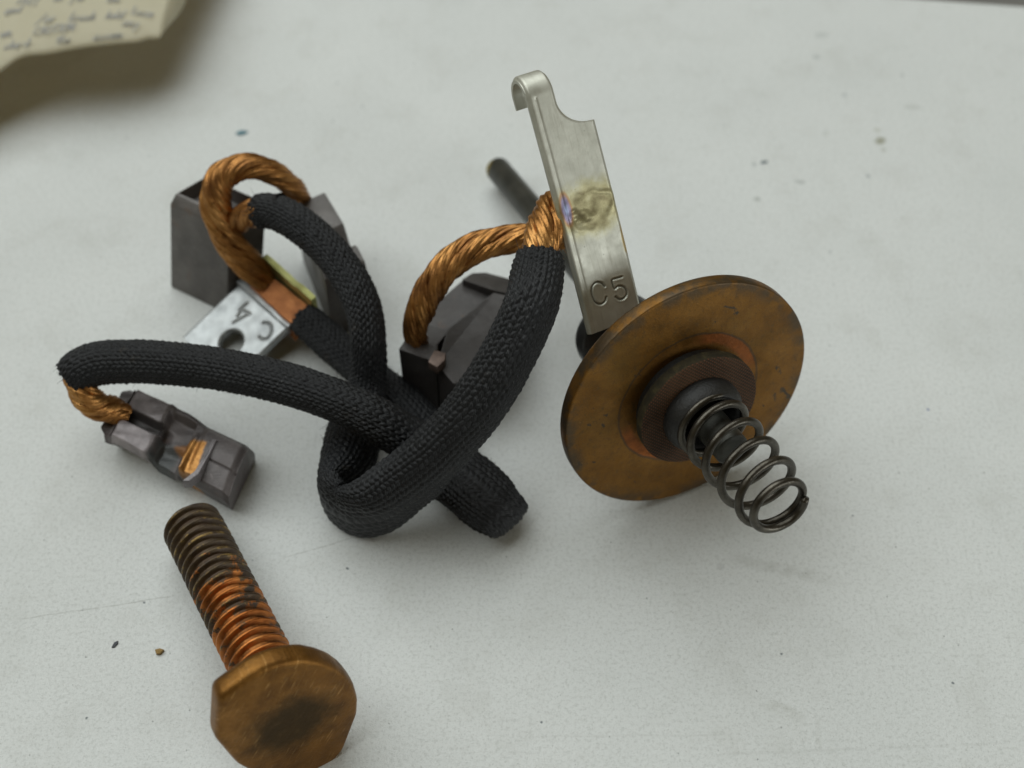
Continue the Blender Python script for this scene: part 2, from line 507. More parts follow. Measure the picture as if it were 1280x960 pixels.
# ------------------------------------------------------------------ handwritten paper, top left
def mat_paper():
    m, nt, p = new_mat('aged_writing_paper'); b = NB(nt)
    co = b.coord()
    nt.links.new(b.ramp(b.noise(co, 1.2, 5, .6), [(.3, (.62, .59, .44)), (.7, (.69, .66, .51))]), p.inputs['Base Color'])
    p.inputs['Roughness'].default_value = .7
    tr = b.n('ShaderNodeBsdfTranslucent'); tr.inputs['Color'].default_value = (.60, .46, .10, 1)
    mx = b.n('ShaderNodeMixShader'); mx.inputs[0].default_value = .36
    nt.links.new(p.outputs[0], mx.inputs[1]); nt.links.new(tr.outputs[0], mx.inputs[2])
    nt.links.new(mx.outputs[0], nt.nodes['Material Output'].inputs['Surface'])
    nt.links.new(b.bump(b.noise(co, 14, 4), .15, .02), p.inputs['Normal'])
    return m
M_paper = mat_paper()
edge_px = [(-330, 215), (-200, 178), (-90, 128), (-28, 98), (0, 82), (14, 72), (28, 66), (60, 64), (100, 58), (140, 53), (172, 49), (184, 45), (197, 44)]
ez = [.74, .78, .80, .80, .82, .86, .90, .92, .93, .93, .92, .92, .92]
E3 = np.array([at(x, y, z) for (x, y), z in zip(edge_px, ez)])
E3s = catmull(E3, 8)
side = unit(at(210, 0, .97) - at(197, 44, .92))
back_dir = np.array([side[0], side[1], 0]); back_dir = unit(back_dir)
NV = 26
def paper_pt(i, j):
    e = E3s[i]
    t = 9.0 * (j / (NV - 1)) ** 1.5
    curl = .05 * math.exp(-t / .12)
    z = e[2] + .16 * math.sin(min(t, 3.0) / 3.0 * math.pi) - curl - max(0, t - 2.2) * .21
    z += .03 * math.sin(e[0] * 2.1 + t * 1.3)
    return np.array([e[0] + back_dir[0] * t, e[1] + back_dir[1] * t, max(z, .03)])
V = [[paper_pt(i, j) for i in range(len(E3s))] for j in range(NV)]
# the turned-down right margin
ncol = len(E3s)
outs = []
for j in range(NV):
    q = V[j][-1]
    t = 9.0 * (j / (NV - 1)) ** 1.5
    w = min(.02 + t * .10, .30)
    extra = [q + np.array([w * .4, 0.03 * 0, -.07 * min(1, t * 2)]), q + np.array([w, 0, -.30 * min(1, t * 1.4)])]
    V[j] = V[j] + [np.array([x[0], x[1], max(x[2], .012)]) for x in extra]
V = np.array(V)
paper = mesh_obj('paper_sheet', V.reshape(-1, 3), grid_faces(V.shape[0], V.shape[1]), M_paper)
sm = paper.modifiers.new('thick', 'SOLIDIFY'); sm.thickness = .012; sm.offset = -1
tag(paper, 'cream sheet of paper with blurred blue handwriting lifted off the white worktop', 'paper')
M_ink = mat_plain('blue_grey_ink', (.22, .23, .25), (.31, .32, .33), 9, .6)
GL = {  # single-stroke slanted letters, unit x-height
 'a': [[(.5, .9), (.2, 1), (0, .6), (.05, .1), (.3, 0), (.5, .4), (.5, 1), (.5, .2), (.65, 0)]],
 'b': [[(0, 2), (0, .1), (.3, 0), (.5, .4), (.4, .8), (.1, .8)]],
 'c': [[(.5, .8), (.3, 1), (.05, .7), (.05, .2), (.3, 0), (.55, .2)]],
 'd': [[(.5, .9), (.2, 1), (0, .6), (.05, .1), (.3, 0), (.5, .4), (.55, 2), (.5, .2), (.65, 0)]],
 'e': [[(.05, .5), (.5, .6), (.4, 1), (.1, .9), (0, .4), (.2, 0), (.55, .2)]],
 'f': [[(.6, 1.8), (.4, 2), (.25, 1.6), (.2, -.7), (.0, -.6)], [(0, .9), (.5, .9)]],
 'h': [[(0, 2), (0, 0), (.1, .7), (.35, 1), (.5, .7), (.5, 0)]],
 'i': [[(.1, 1), (.1, .1), (.3, 0)], [(.12, 1.4), (.14, 1.5)]],
 'k': [[(0, 2), (0, 0)], [(.5, 1), (.05, .5), (.5, 0)]],
 'l': [[(0, 2), (0, .2), (.2, 0)]],
 'm': [[(0, 1), (0, 0), (.1, .8), (.3, 1), (.4, .6), (.4, 0), (.5, .8), (.7, 1), (.8, .6), (.8, 0)]],
 'n': [[(0, 1), (0, 0), (.1, .7), (.3, 1), (.5, .7), (.5, 0)]],
 'o': [[(.3, 1), (.05, .7), (.05, .2), (.3, 0), (.5, .3), (.5, .8), (.3, 1)]],
 'r': [[(0, 1), (0, 0), (.1, .7), (.4, 1)]],
 's': [[(.5, .9), (.2, 1), (.1, .7), (.45, .4), (.35, 0), (0, .1)]],
 't': [[(.2, 1.7), (.15, .2), (.35, 0)], [(0, 1.1), (.4, 1.1)]],
 'u': [[(0, 1), (0, .2), (.25, 0), (.5, .4), (.5, 1), (.5, 0)]],
 'w': [[(0, 1), (.1, 0), (.35, .8), (.5, 0), (.75, 1)]],
 'y': [[(0, 1), (.1, .4), (.4, .4), (.5, 1), (.35, -.7), (.1, -.6)]],
 'x': [[(0, 1), (.5, 0)], [(.5, 1), (0, 0)]],
 'C': [[(.8, 1.6), (.5, 2), (.1, 1.5), (.05, .5), (.4, 0), (.8, .3)]], 'A': [[(0, 0), (.4, 2), (.8, 0)], [(.15, .8), (.65, .8)]], 'U': [[(0, 2), (.05, .3), (.4, 0), (.7, .4), (.75, 2)]],
 'T': [[(.4, 0), (.4, 2)], [(0, 2), (.85, 2)]], 'I': [[(.1, 0), (.1, 2)]], 'O': [[(.4, 2), (.05, 1.4), (.1, .3), (.45, 0), (.8, .6), (.75, 1.6), (.4, 2)]], 'N': [[(0, 0), (0, 2), (.7, 0), (.7, 2)]], ':': [[(.05, .1), (.1, .15)], [(.05, .9), (.1, .95)]],
 '/': [[(-.2, -.5), (.6, 2)]], ',': [[(.1, .1), (0, -.3)]], '.': [[(.05, .05), (.1, 0)]],
}
iv, jf = [], []
def surf(px, py):
    """point on the sheet above the plan position of a pixel at about its height"""
    z = .95
    for _ in range(3):
        P = at(px, py, z)
        dd = ((V[..., :2] - P[:2]) ** 2).sum(-1)
        k = np.unravel_index(np.argsort(dd, axis=None)[:3], dd.shape)
        wgt = 1 / (dd[k] + 1e-4)
        z = float((V[k][:, 2] * wgt).sum() / wgt.sum())
    return at(px, py, z + .012)
def write(txt, x, y, slope, h):
    for ch in txt:
        if ch == ' ': x += h * 1.3; y += slope * h * 1.3; continue
        for st in GL[ch]:
            pts = [surf(x + (u + v * .38) * h * .95, y - v * h * .62 + slope * u * h) for u, v in st]
            for p0, p1 in zip(pts[:-1], pts[1:]):
                dd = p1 - p0
                if np.linalg.norm(dd) < 1e-4: continue
                nn = unit(np.cross(dd, [0, 0, 1.])) * .0065
                k = len(iv)
                ext_ = unit(dd) * .006
                iv.extend([p0 + nn - ext_, p0 - nn - ext_, p1 - nn + ext_, p1 + nn + ext_]); jf.append([k, k + 1, k + 2, k + 3])
        wd = max(u for st in GL[ch] for u, v in st) + .28
        x += wd * h * .95; y += slope * wd * h
for t_, x_, y_, s_, h_ in [('stuff', 20, 4, -.04, 8), ('on for', 66, 1, -.02, 8), ('the', 132, 2, .02, 8), ('and', 5, 18, -.16, 9), ('/ar', 47, 29, -.14, 9), ('brush', 86, 26, -.03, 9), ('hold', 132, 23, -.02, 8), ('loose', 164, 18, .12, 8),
                           ('un,', 0, 46, -.12, 9), ('CAUTION:', 40, 44, -.12, 8), ('any', 152, 32, .10, 9), ('check', 4, 62, -.12, 9), ('the', 68, 55, -.08, 9), ('assem', 116, 50, -.09, 9)]:
    write(t_, x_, y_, s_, h_)
ink = mesh_obj('handwriting', iv, jf, M_ink, paper, smooth=False)
tag(ink, kind='stuff')

# ------------------------------------------------------------------ contact plunger: rod, copper disc, insulator, spring
az, el, DR = RAD(24.1), RAD(13), 1.313
pn = np.array([math.sin(az) * math.cos(el), -math.cos(az) * math.cos(el), math.sin(el)])
pC = np.array([1.715, 7.77, DR * math.cos(el) + .036])
plunger = tag(empty('contact_plunger', (pC[0], pC[1], 0)), 'long black rod through a big tarnished copper disc with a coil spring on its end', 'plunger')

def mat_disc():
    m, nt, p = new_mat('tarnished_copper_disc'); b = NB(nt)
    co = b.coord()
    loc = pC - np.array([pC[0], pC[1], 0])
    rad = b.dist(co, loc)
    base = b.ramp(b.noise(co, 2.4, 6, .68, .4), [(.28, (.115, .052, .008)), (.5, (.185, .085, .013)), (.74, (.245, .118, .022))])
    base = b.mix(b.step(b.noise(co, 1.1, 4, .6, .5), .48, .70, 0, .40), base, (.135, .090, .024))
    spk = b.noise(co, 17, 6, .8)
    base = b.mix(b.step(spk, .50, .68, 0, .6), base, (.085, .055, .022))
    blot_ = b.noise(b.map(co, scale=(1.0, 1.0, 1.6)), 3.6, 5, .6, .6)
    base = b.mix(b.step(b.noise(b.map(b.map(co, rot=(0, .5, .9)), scale=(1.0, 2.6, 1.6)), 2.6, 5, .62, .5), .635, .69, 0, .85), base, (.034, .036, .032))
    dirt = b.math('MULTIPLY', b.step(rad, 1.12, 1.29), b.step(b.noise(co, 4.5, 4), .42, .62))
    base = b.mix(b.math('MULTIPLY', dirt, .75), base, (.055, .048, .035))
    base = b.mix(b.step(b.noise(co, 60, 3, .8), .54, .68, 0, .55), base, (.075, .048, .020))
    base = b.mix(b.step(b.noise(co, 42, 3, .8), .62, .74, 0, .2), base, (.36, .19, .055))
    scr = b.noise(b.map(b.map(co, rot=(.3, .4, .8)), scale=(2, 26, 14)), 2.4, 4, .7)
    base = b.mix(b.step(scr, .60, .72, 0, .35), base, (.33, .19, .06))
    base = b.mix(b.step(b.noise(b.map(b.map(co, rot=(.9, .2, 2.1)), scale=(3, 30, 12)), 1.6, 3, .7), .64, .72, 0, .6), base, (.045, .035, .02))
    # freshly rubbed ring round the insulator
    rr = b.math('ADD', rad, b.math('MULTIPLY', b.math('SUBTRACT', b.noise(co, 5, 3), .5), .05))
    da_, db_, _n = frame_from(pn)
    du_ = b.math('SUBTRACT', b.dot(co, da_), float(np.dot(loc, da_))); dv_ = b.math('SUBTRACT', b.dot(co, db_), float(np.dot(loc, db_)))
    arcs = b.step(b.math('DIVIDE', b.math('MULTIPLY', du_, dv_), b.math('MULTIPLY', rad, rad)), .02, .34)
    ring = b.math('MULTIPLY', b.step(rr, .60, .66), b.step(rr, .765, .74))
    base = b.mix(b.math('MULTIPLY', ring, b.math('ADD', b.math('MULTIPLY', arcs, .88), .10)), base, b.ramp(b.noise(co, 9, 5, .7), [(.3, (.17, .055, .012)), (.7, (.34, .105, .022))]))
    base = b.mix(b.math('MULTIPLY', b.math('MULTIPLY', b.step(rr, .74, .75), b.step(rr, .775, .765)), .6), base, (.06, .045, .03))
    nt.links.new(base, p.inputs['Base Color'])
    p.inputs['Metallic'].default_value = .72
    nt.links.new(b.ramp(b.noise(co, 6, 4), [(.3, (.40,) * 3), (.7, (.58,) * 3)]), p.inputs['Roughness'])
    nt.links.new(b.bump(b.math('ADD', b.noise(co, 18, 5, .7), b.math('MULTIPLY', blot_, .5)), .3, .015), p.inputs['Normal'])
    return m
M_disc = mat_disc()
def mat_fibre():
    m, nt, p = new_mat('woven_fibre_board'); b = NB(nt)
    co = b.coord()
    ba, bb, _ = frame_from(pn)
    u = b.math('SINE', b.math('MULTIPLY', b.dot(co, ba), 150.0)); v = b.math('SINE', b.math('MULTIPLY', b.dot(co, bb), 150.0))
    w = b.math('MULTIPLY', u, v)
    cc = b.ramp(b.noise(co, 3, 5, .6), [(.35, (.024, .016, .009)), (.65, (.062, .036, .018))])
    cc = b.mix(b.step(w, .1, .8, 0, .75), cc, (.13, .048, .022))
    fz = b.step(b.dot(co, pn), float(np.dot(pC - np.array([pC[0], pC[1], 0]), pn)) + .205, float(np.dot(pC - np.array([pC[0], pC[1], 0]), pn)) + .218)
    cc = b.mix(fz, b.ramp(b.noise(co, 9, 4, .7), [(.3, (.014, .012, .007)), (.55, (.030, .024, .011)), (.75, (.070, .055, .022))]), cc)
    nt.links.new(cc, p.inputs['Base Color'])
    p.inputs['Roughness'].default_value = .78
    p.inputs['Specular IOR Level'].default_value = .25
    nt.links.new(b.bump(b.math('ADD', b.math('MULTIPLY', w, fz), b.noise(co, 20, 4)), .35, .01), p.inputs['Normal'])
    return m
M_fibre = mat_fibre()
M_black = mat_plain('blackened_steel', (.020, .021, .022), (.055, .055, .052), 5, .38, .55, .25)
M_rubber = mat_plain('black_bushing', (.004, .004, .004), (.013, .012, .010), 7, .55, .0, .6)
def mat_rod():
    m, nt, p = new_mat('oxidised_rod'); b = NB(nt)
    co = b.coord()
    tip = pC - pn * 4.78 - np.array([pC[0], pC[1], 0])
    cc = b.ramp(b.noise(co, 5, 5), [(.3, (.026, .027, .022)), (.7, (.060, .058, .047))])
    cc = b.mix(b.step(b.dist(co, tuple(tip + np.array([-.12, 0, .02]))), .17, .10), cc, (.27, .20, .03))
    nt.links.new(cc, p.inputs['Base Color'])
    p.inputs['Metallic'].default_value = .5; p.inputs['Roughness'].default_value = .42
    nt.links.new(b.bump(b.noise(co, 25, 3), .2, .01), p.inputs['Normal'])
    return m
lathe('contact_disc', pC, pn, [(-.004, .12), (-.004, .30), (-.004, .66), (0.0, .745), (.004, .76), (0.0, 1.0), (0, 1.288), (-.003, 1.301), (-.010, 1.309), (-.022, 1.312), (-.06, 1.314), (-.12, 1.313), (-.145, 1.306), (-.16, 1.285), (-.16, .9), (-.16, .12)],
      M_disc, plunger, seg=160, wob=.002, angle=50)
lathe('inner_bushing', pC, pn, [(-.003, .57), (.12, .57), (.12, .3)], M_rubber, plunger)
lathe('insulating_washer', pC, pn, [(.10, .28), (.10, .61), (.108, .625), (.205, .628), (.216, .623), (.22, .612), (.22, .28)], M_fibre, plunger, seg=128, angle=50)
lathe('spring_collar', pC, pn, [(.212, .395), (.26, .405), (.33, .398), (.39, .375), (.435, .345), (.45, .325), (.44, .30), (.39, .27), (.32, .25), (.28, .22)], M_rubber, plunger, angle=80)
rodm = mat_rod()
lathe('rod', pC, pn, [(.84, .0005), (.84, .10), (.835, .15), (.82, .168), (.5, .17), (-.3, .168), (-1.6, .155), (-4.74, .152), (-4.775, .142), (-4.78, .12), (-4.78, .0005)], rodm, plunger, seg=48, angle=40)
fa_, fb_, _f = frame_from(pn)
lathe('rear_flange', pC - fa_ * .12 - fb_ * .07, pn, [(-1.20, .16), (-1.20, .42), (-1.22, .445), (-1.31, .46), (-1.38, .445), (-1.40, .42), (-1.40, .16)], M_black, plunger, angle=40)
lathe('rear_washer', pC, pn, [(-.165, .16), (-.165, .50), (-.18, .51), (-.28, .51), (-.29, .50), (-.29, .16)], M_fibre, plunger, angle=40)
# spring: right-handed, dead turn at each end, narrowing towards the free end
turns_s = []
a_, b_, n_ = frame_from(pn)
TH = np.arange(0, 6.0 * 2 * np.pi, .10)
kt = TH / (2 * np.pi)
ss = np.interp(kt, [0, .9, 1.5, 4.7, 5.0, 6.0], [.39, .48, .63, 1.53, 1.59, 1.67])
rr = np.interp(kt, [0, .8, 4.0, 4.7, 5.2, 6.0], [.315, .325, .325, .300, .258, .245])
ph0 = RAD(8)
cen = pC + n_ * ss[:, None] + a_ * (rr * np.cos(TH + ph0))[:, None] + b_ * (rr * np.sin(TH + ph0))[:, None]
# sag a little under its own weight
cen[:, 2] -= .02 * ((ss - .45) / 1.4) ** 2
T = np.gradient(cen, axis=0); T /= np.linalg.norm(T, axis=1)[:, None]
o1 = a_ * np.cos(TH + ph0)[:, None] + b_ * np.sin(TH + ph0)[:, None]
o1 -= T * (o1 * T).sum(1)[:, None]; o1 /= np.linalg.norm(o1, axis=1)[:, None]
o2 = np.cross(T, o1)
t = np.linspace(0, 2 * np.pi, 14, endpoint=False)
wr = .040
V = cen[:, None] + o1[:, None] * (wr * np.cos(t))[None, :, None] + o2[:, None] * (wr * np.sin(t))[None, :, None]
capA = np.repeat(cen[:1], 14, 0)[None]; capB = np.repeat((cen[-1:] + T[-1:] * .012), 14, 0)[None]
V = np.concatenate([capA, V, capB])
M_spring = mat_plain('dark_spring_steel', (.045, .040, .032), (.105, .095, .078), 8, .34, .85, .25)
mesh_obj('coil_spring', V.reshape(-1, 3), grid_faces(V.shape[0], 14, True), M_spring, plunger)

# ------------------------------------------------------------------ contact bolt
hC = at(365, 905, .80)
tipP = at(236.5, 650, .315)
ax = unit(hC - tipP)                                     # points out of the head face
Ls = np.linalg.norm(hC - tipP)
bolt = tag(empty('copper_bolt', (hC[0], hC[1], 0)), 'threaded copper bolt lying on the worktop, head with two flats towards the camera', 'bolt')
ba, bb, bn = frame_from(ax)
def mat_bolt_head():
    m, nt, p = new_mat('worn_copper_head'); b = NB(nt)
    co = b.coord()
    c0 = hC - np.array([hC[0], hC[1], 0])
    u = b.math('SUBTRACT', b.dot(co, ba), float(np.dot(c0, ba))); v = b.math('SUBTRACT', b.dot(co, bb), float(np.dot(c0, bb)))
    base = b.ramp(b.noise(co, 3.2, 6, .7), [(.28, (.095, .040, .007)), (.52, (.205, .092, .017)), (.75, (.33, .160, .040))])
    # dull round stain in the middle
    cmb = b.n('ShaderNodeCombineXYZ'); b.set(cmb.inputs[0], u); b.set(cmb.inputs[1], v)
    uvv = cmb.outputs[0]
    dd = b.math('ADD', b.dist(b.map(uvv, scale=(1, 1.15, 1)), (-.02, 0.0, 0)), b.math('MULTIPLY', b.math('SUBTRACT', b.noise(co, 4.5, 5, .65), .5), .42))
    base = b.mix(b.step(dd, .56, .22, 0, .86), base, (.034, .024, .010))
    base = b.mix(b.step(b.noise(co, 13, 5, .75), .54, .70, 0, .5), base, (.10, .06, .025))
    # file marks: short bright strokes across the face
    st = b.noise(b.map(b.map(uvv, rot=(0, 0, RAD(40))), scale=(20, 1.6, 1)), 2.2, 4, .7)
    sc = b.math('MULTIPLY', b.step(st, .58, .70), b.step(dd, .22, .45))
    base = b.mix(b.math('MULTIPLY', sc, .6), base, (.55, .32, .11))
    nt.links.new(base, p.inputs['Base Color'])
    p.inputs['Metallic'].default_value = .8
    nt.links.new(b.math('SUBTRACT', b.step(dd, .2, .5, .56, .44), b.math('MULTIPLY', sc, .14)), p.inputs['Roughness'])
    nt.links.new(b.bump(b.math('ADD', b.math('MULTIPLY', st, 1.0), b.noise(co, 25, 4, .7)), .35, .015), p.inputs['Normal'])
    return m
def mat_thread():
    m, nt, p = new_mat('oily_copper_thread'); b = NB(nt)
    co = b.coord()
    c0 = hC - np.array([hC[0], hC[1], 0])
    sd = b.math('SUBTRACT', float(np.dot(c0, ax)), b.dot(co, ax))        # distance back from the head face
    base = b.ramp(b.noise(co, 4, 5, .6), [(.3, (.27, .082, .018)), (.55, (.50, .180, .048)), (.8, (.62, .29, .09))])
    n1 = b.noise(b.map(co, scale=(1, 1, 1)), 3.4, 6, .7)
    dark_mask = b.step(b.math('ADD', b.math('MULTIPLY', sd, .36), b.math('MULTIPLY', b.math('SUBTRACT', n1, .5), 2.2)), .42, .60)  # oily grime, spreading from the tip end
    gc = b.ramp(b.noise(co, 9, 5, .7), [(.35, (.022, .021, .018)), (.62, (.060, .048, .024)), (.8, (.22, .15, .045))])
    base = b.mix(b.math('MULTIPLY', dark_mask, .95), base, gc)
    ga = b.n('ShaderNodeAttribute', attribute_name='dark_mask').outputs['Fac']
    base = b.mix(b.math('MULTIPLY', b.math('MULTIPLY', ga, .75), b.step(b.noise(co, 5, 4, .7), .36, .58, .35, 1)), base, (.050, .026, .010))  # darker towards the thread roots
    crest = b.math('MULTIPLY', b.step(ga, .25, .05), b.math('MULTIPLY', dark_mask, b.step(b.noise(co, 6, 5, .75), .50, .64)))
    base = b.mix(b.math('MULTIPLY', crest, .7), base, (.34, .22, .06))
    nt.links.new(base, p.inputs['Base Color'])
    nt.links.new(b.math('SUBTRACT', .9, b.math('MULTIPLY', dark_mask, .45)), p.inputs['Metallic'])
    nt.links.new(b.ramp(b.noise(co, 8, 4), [(.3, (.28,) * 3), (.7, (.50,) * 3)]), p.inputs['Roughness'])
    nt.links.new(b.bump(b.noise(co, 24, 5, .75), .35, .02), p.inputs['Normal'])
    return m
# head: a disc with two flats, rounded edges
th = np.linspace(0, 2 * np.pi, 144, endpoint=False)
_hp = [(274, 874), (285, 866), (299, 856), (313, 846), (328, 838), (345, 831), (362, 827), (384, 825), (404, 829), (420, 835), (434, 845), (444, 858), (449, 875), (448, 894), (430, 940), (418, 954), (395, 966), (355, 974), (318, 968), (297, 957), (271, 927)]
_hq = [on_plane(x, y, hC, bn) - hC for x, y in _hp]
_hq = np.array([(q @ ba, q @ bb) for q in _hq])
def outline():
    out_ = np.full(len(th), .5)
    dx, dy = np.cos(th), np.sin(th)
    for A, B_ in zip(_hq, np.roll(_hq, -1, 0)):
        e = B_ - A
        den = dx * e[1] - dy * e[0]
        t_ = (A[0] * e[1] - A[1] * e[0]) / den
        u_ = (A[0] * dy - A[1] * dx) / den
        ok = (t_ > 0) & (u_ >= -1e-6) & (u_ <= 1 + 1e-6)
        out_[ok] = t_[ok]
    return np.convolve(np.r_[out_[-1:], out_, out_[:1]], [.25, .5, .25], 'valid')
prof = [(0.0, 0.001), (.004, .30), (.004, .62), (0.0, .93), (-.006, .958), (-.022, .982), (-.052, .998), (-.08, 1.0), (-.15, 1.0), (-.20, .985), (-.225, .94), (-.23, .6), (-.23, .38)]
V = []
for sx, f in prof:
    rr_ = outline() * f if f > .63 else np.full(144, f * .8)
    V.append(hC + ax * sx + rr_[:, None] * (np.cos(th)[:, None] * ba + np.sin(th)[:, None] * bb))
o = mesh_obj('bolt_head', np.concatenate(V), grid_faces(len(prof), 144, True), mat_bolt_head(), bolt)
# shank: one helical surface
SR, PT = .300, .108
nr, nc = 420, 72
sv = np.linspace(.20, Ls, nr); tv = np.linspace(0, 2 * np.pi, nc, endpoint=False)
Sg, Tg = np.meshgrid(sv, tv, indexing='ij')
fr_ = (Sg / PT - Tg / (2 * np.pi) * -1) % 1.0
tri = np.abs(fr_ * 2 - 1)                                 # 1 at the root
dep = np.clip((tri - .12) / .62, 0, 1)
dep = dep * dep * (3 - 2 * dep)
fade = np.clip((Sg - .24) / .10, 0, 1)
rad = SR - .046 * dep * fade
rad -= .10 * np.clip((Sg - (Ls - .10)) / .10, 0, 1) ** 1.5
rad += .004 * np.sin(Sg * 9 + 2 * Tg) * np.sin(3 * Tg)
V = hC - ax * Sg[..., None] + (rad * np.cos(Tg))[..., None] * ba + (rad * np.sin(Tg))[..., None] * bb
tipring = np.repeat((hC - ax * (Ls + .0))[None], nc, 0)[None]
V = np.concatenate([V, tipring])
mesh_obj('threaded_shank', V.reshape(-1, 3), grid_faces(nr + 1, nc, True, True), mat_thread(), bolt, dark_mask=np.concatenate([dep.ravel(), np.ones(nc)]))

# ------------------------------------------------------------------ brush set with the C5 strip
setA = tag(empty('brush_lead_set', at(560, 560, 0)), 'black sleeved lead running from the tall silver C5 strip over the other lead', 'brush lead')

# strip: front face frame
sBL, sBR = atd(737, 419, 12.86), atd(805, 396, 13.03)
sTL = atd(664, 140, 12.22)
sl = unit(sTL - sBL)
sw = (sBR - sBL); sw = sw - sl * np.dot(sw, sl); SW = np.linalg.norm(sw); sw = unit(sw)
sn = unit(np.cross(sw, sl))
if np.dot(sn, EYE - sBL) < 0: sn = -sn
def uv_of(px, py):
    q = on_plane(px, py, sBL, sn) - sBL
    return np.dot(q, sw), np.dot(q, sl)
SL = uv_of(661, 127)[1]
shoulder = uv_of(745, 149)[1]
narrow = uv_of(690, 100)[0]
curlR = .205
nu, = (64,)
arc = math.pi * 1.02
LV = SL + .02
v_flat = np.concatenate([np.arange(0, shoulder - .03, .014), np.arange(shoulder - .03, shoulder + .26, .006), np.arange(shoulder + .26, LV, .014)])
v_curl = LV + np.arange(0, curlR * arc + .10, .014)
vv = np.concatenate([v_flat, v_curl])
def width_at(v):
    if v < shoulder: return SW
    t_ = (v - shoulder) / .26
    if t_ >= 1: return narrow
    # concave quarter-ellipse fillet
    return narrow + (SW - narrow) * (1 - math.sqrt(max(0, 1 - (1 - t_) ** 2))) * .999
strokes = []
C_px = [(755.5, 358), (751, 353.5), (745, 353), (740.5, 357), (739, 363), (740.5, 371), (744.5, 378), (750.5, 380.3), (756, 377), (757.5, 371.5)]
five_px = [(777, 346), (765, 349.5), (764.5, 350), (768, 361), (772, 358), (778, 358), (782.5, 362.5), (782.8, 369), (779, 373.5), (773.5, 374), (769.5, 371)]
for st in (C_px, five_px): strokes.append(np.array([uv_of(*q) for q in st]))
def groove(Ug, Vg, strokes, w, dpt):
    D = np.full(Ug.shape, 9.0)
    Pt = np.stack([Ug, Vg], -1)
    for st in strokes:
        st = catmull(np.c_[st, np.zeros(len(st))], 5)[:, :2] if len(st) > 5 else st
        for A, B_ in zip(st[:-1], st[1:]):
            ab = B_ - A; tt = np.clip(((Pt - A) @ ab) / (ab @ ab + 1e-12), 0, 1)
            D = np.minimum(D, np.linalg.norm(Pt - A - tt[..., None] * ab, axis=-1))
    x = D / w
    return -dpt * np.exp(-(x ** 2) * 1.2) + dpt * .16 * np.exp(-((x - 1.9) ** 2) * 1.8)
# finer rows where the letters are
lo, hi = min(s_[:, 1].min() for s_ in strokes) - .06, max(s_[:, 1].max() for s_ in strokes) + .06
vv = np.unique(np.concatenate([vv[(vv < lo) | (vv > hi)], np.arange(lo, hi, .0055)]))
uq = np.linspace(0, 1, 96)
W = np.array([width_at(v) for v in vv])
Ug = uq[None, :] * W[:, None]; Vg = np.repeat(vv[:, None], len(uq), 1)
wu, wv = uv_of(735, 262)
hgt = groove(Ug, Vg, strokes, .0105, .012)
hgt += -.030 * np.exp(-(np.minimum(Ug, W[:, None] - Ug) / .018) ** 2)                      # rolled edges
hgt += -.005 * np.exp(-((Ug - .075) / .013) ** 2) * (Vg < LV)                                # crease along the left side
dw = np.hypot((Ug - wu) / .24, (Vg - wv) / .17)
bumpy = np.zeros_like(Ug)
for _ in range(26):
    cu_, cv_, rs_ = wu + rng.normal() * .11, wv + rng.normal() * .075, rng.uniform(.018, .06)
    bumpy += rng.normal() * .008 * np.exp(-(((Ug - cu_) / (rs_ * 1.6)) ** 2 + ((Vg - cv_) / rs_) ** 2))
hgt += bumpy - .010 * np.exp(-dw ** 4)
ang_ = np.arctan2(Vg - wv, Ug - wu)
hgt += .009 * np.exp(-((dw - 1.02 - .12 * np.sin(3 * ang_ + 1) - .07 * np.sin(7 * ang_)) / .13) ** 2) * (.55 + .45 * np.sin(2 * ang_ + .6))
def strip_pos(U_, V_, off):
    a = np.clip((V_ - LV) / curlR, 0, arc); tail = np.clip(V_ - LV - curlR * arc, 0, None)
    fl = np.minimum(V_, LV)
    x = curlR * np.sin(a) + tail * np.cos(a) ; y = -curlR * (1 - np.cos(a)) - tail * np.sin(a)   # along the strip, along the normal
    nrm_l, nrm_n = np.sin(a), np.cos(a)
    bow = .02 * np.sin(np.clip(fl / LV, 0, 1) * np.pi)
    return sBL + sw * U_[..., None] + sl * (fl + x + off * nrm_l)[..., None] + sn * (y + off * nrm_n + bow)[..., None]
TK = .062
Fv = strip_pos(Ug, Vg, hgt); Bv = strip_pos(Ug, Vg, hgt * 0 - TK)
n1, m1 = Ug.shape
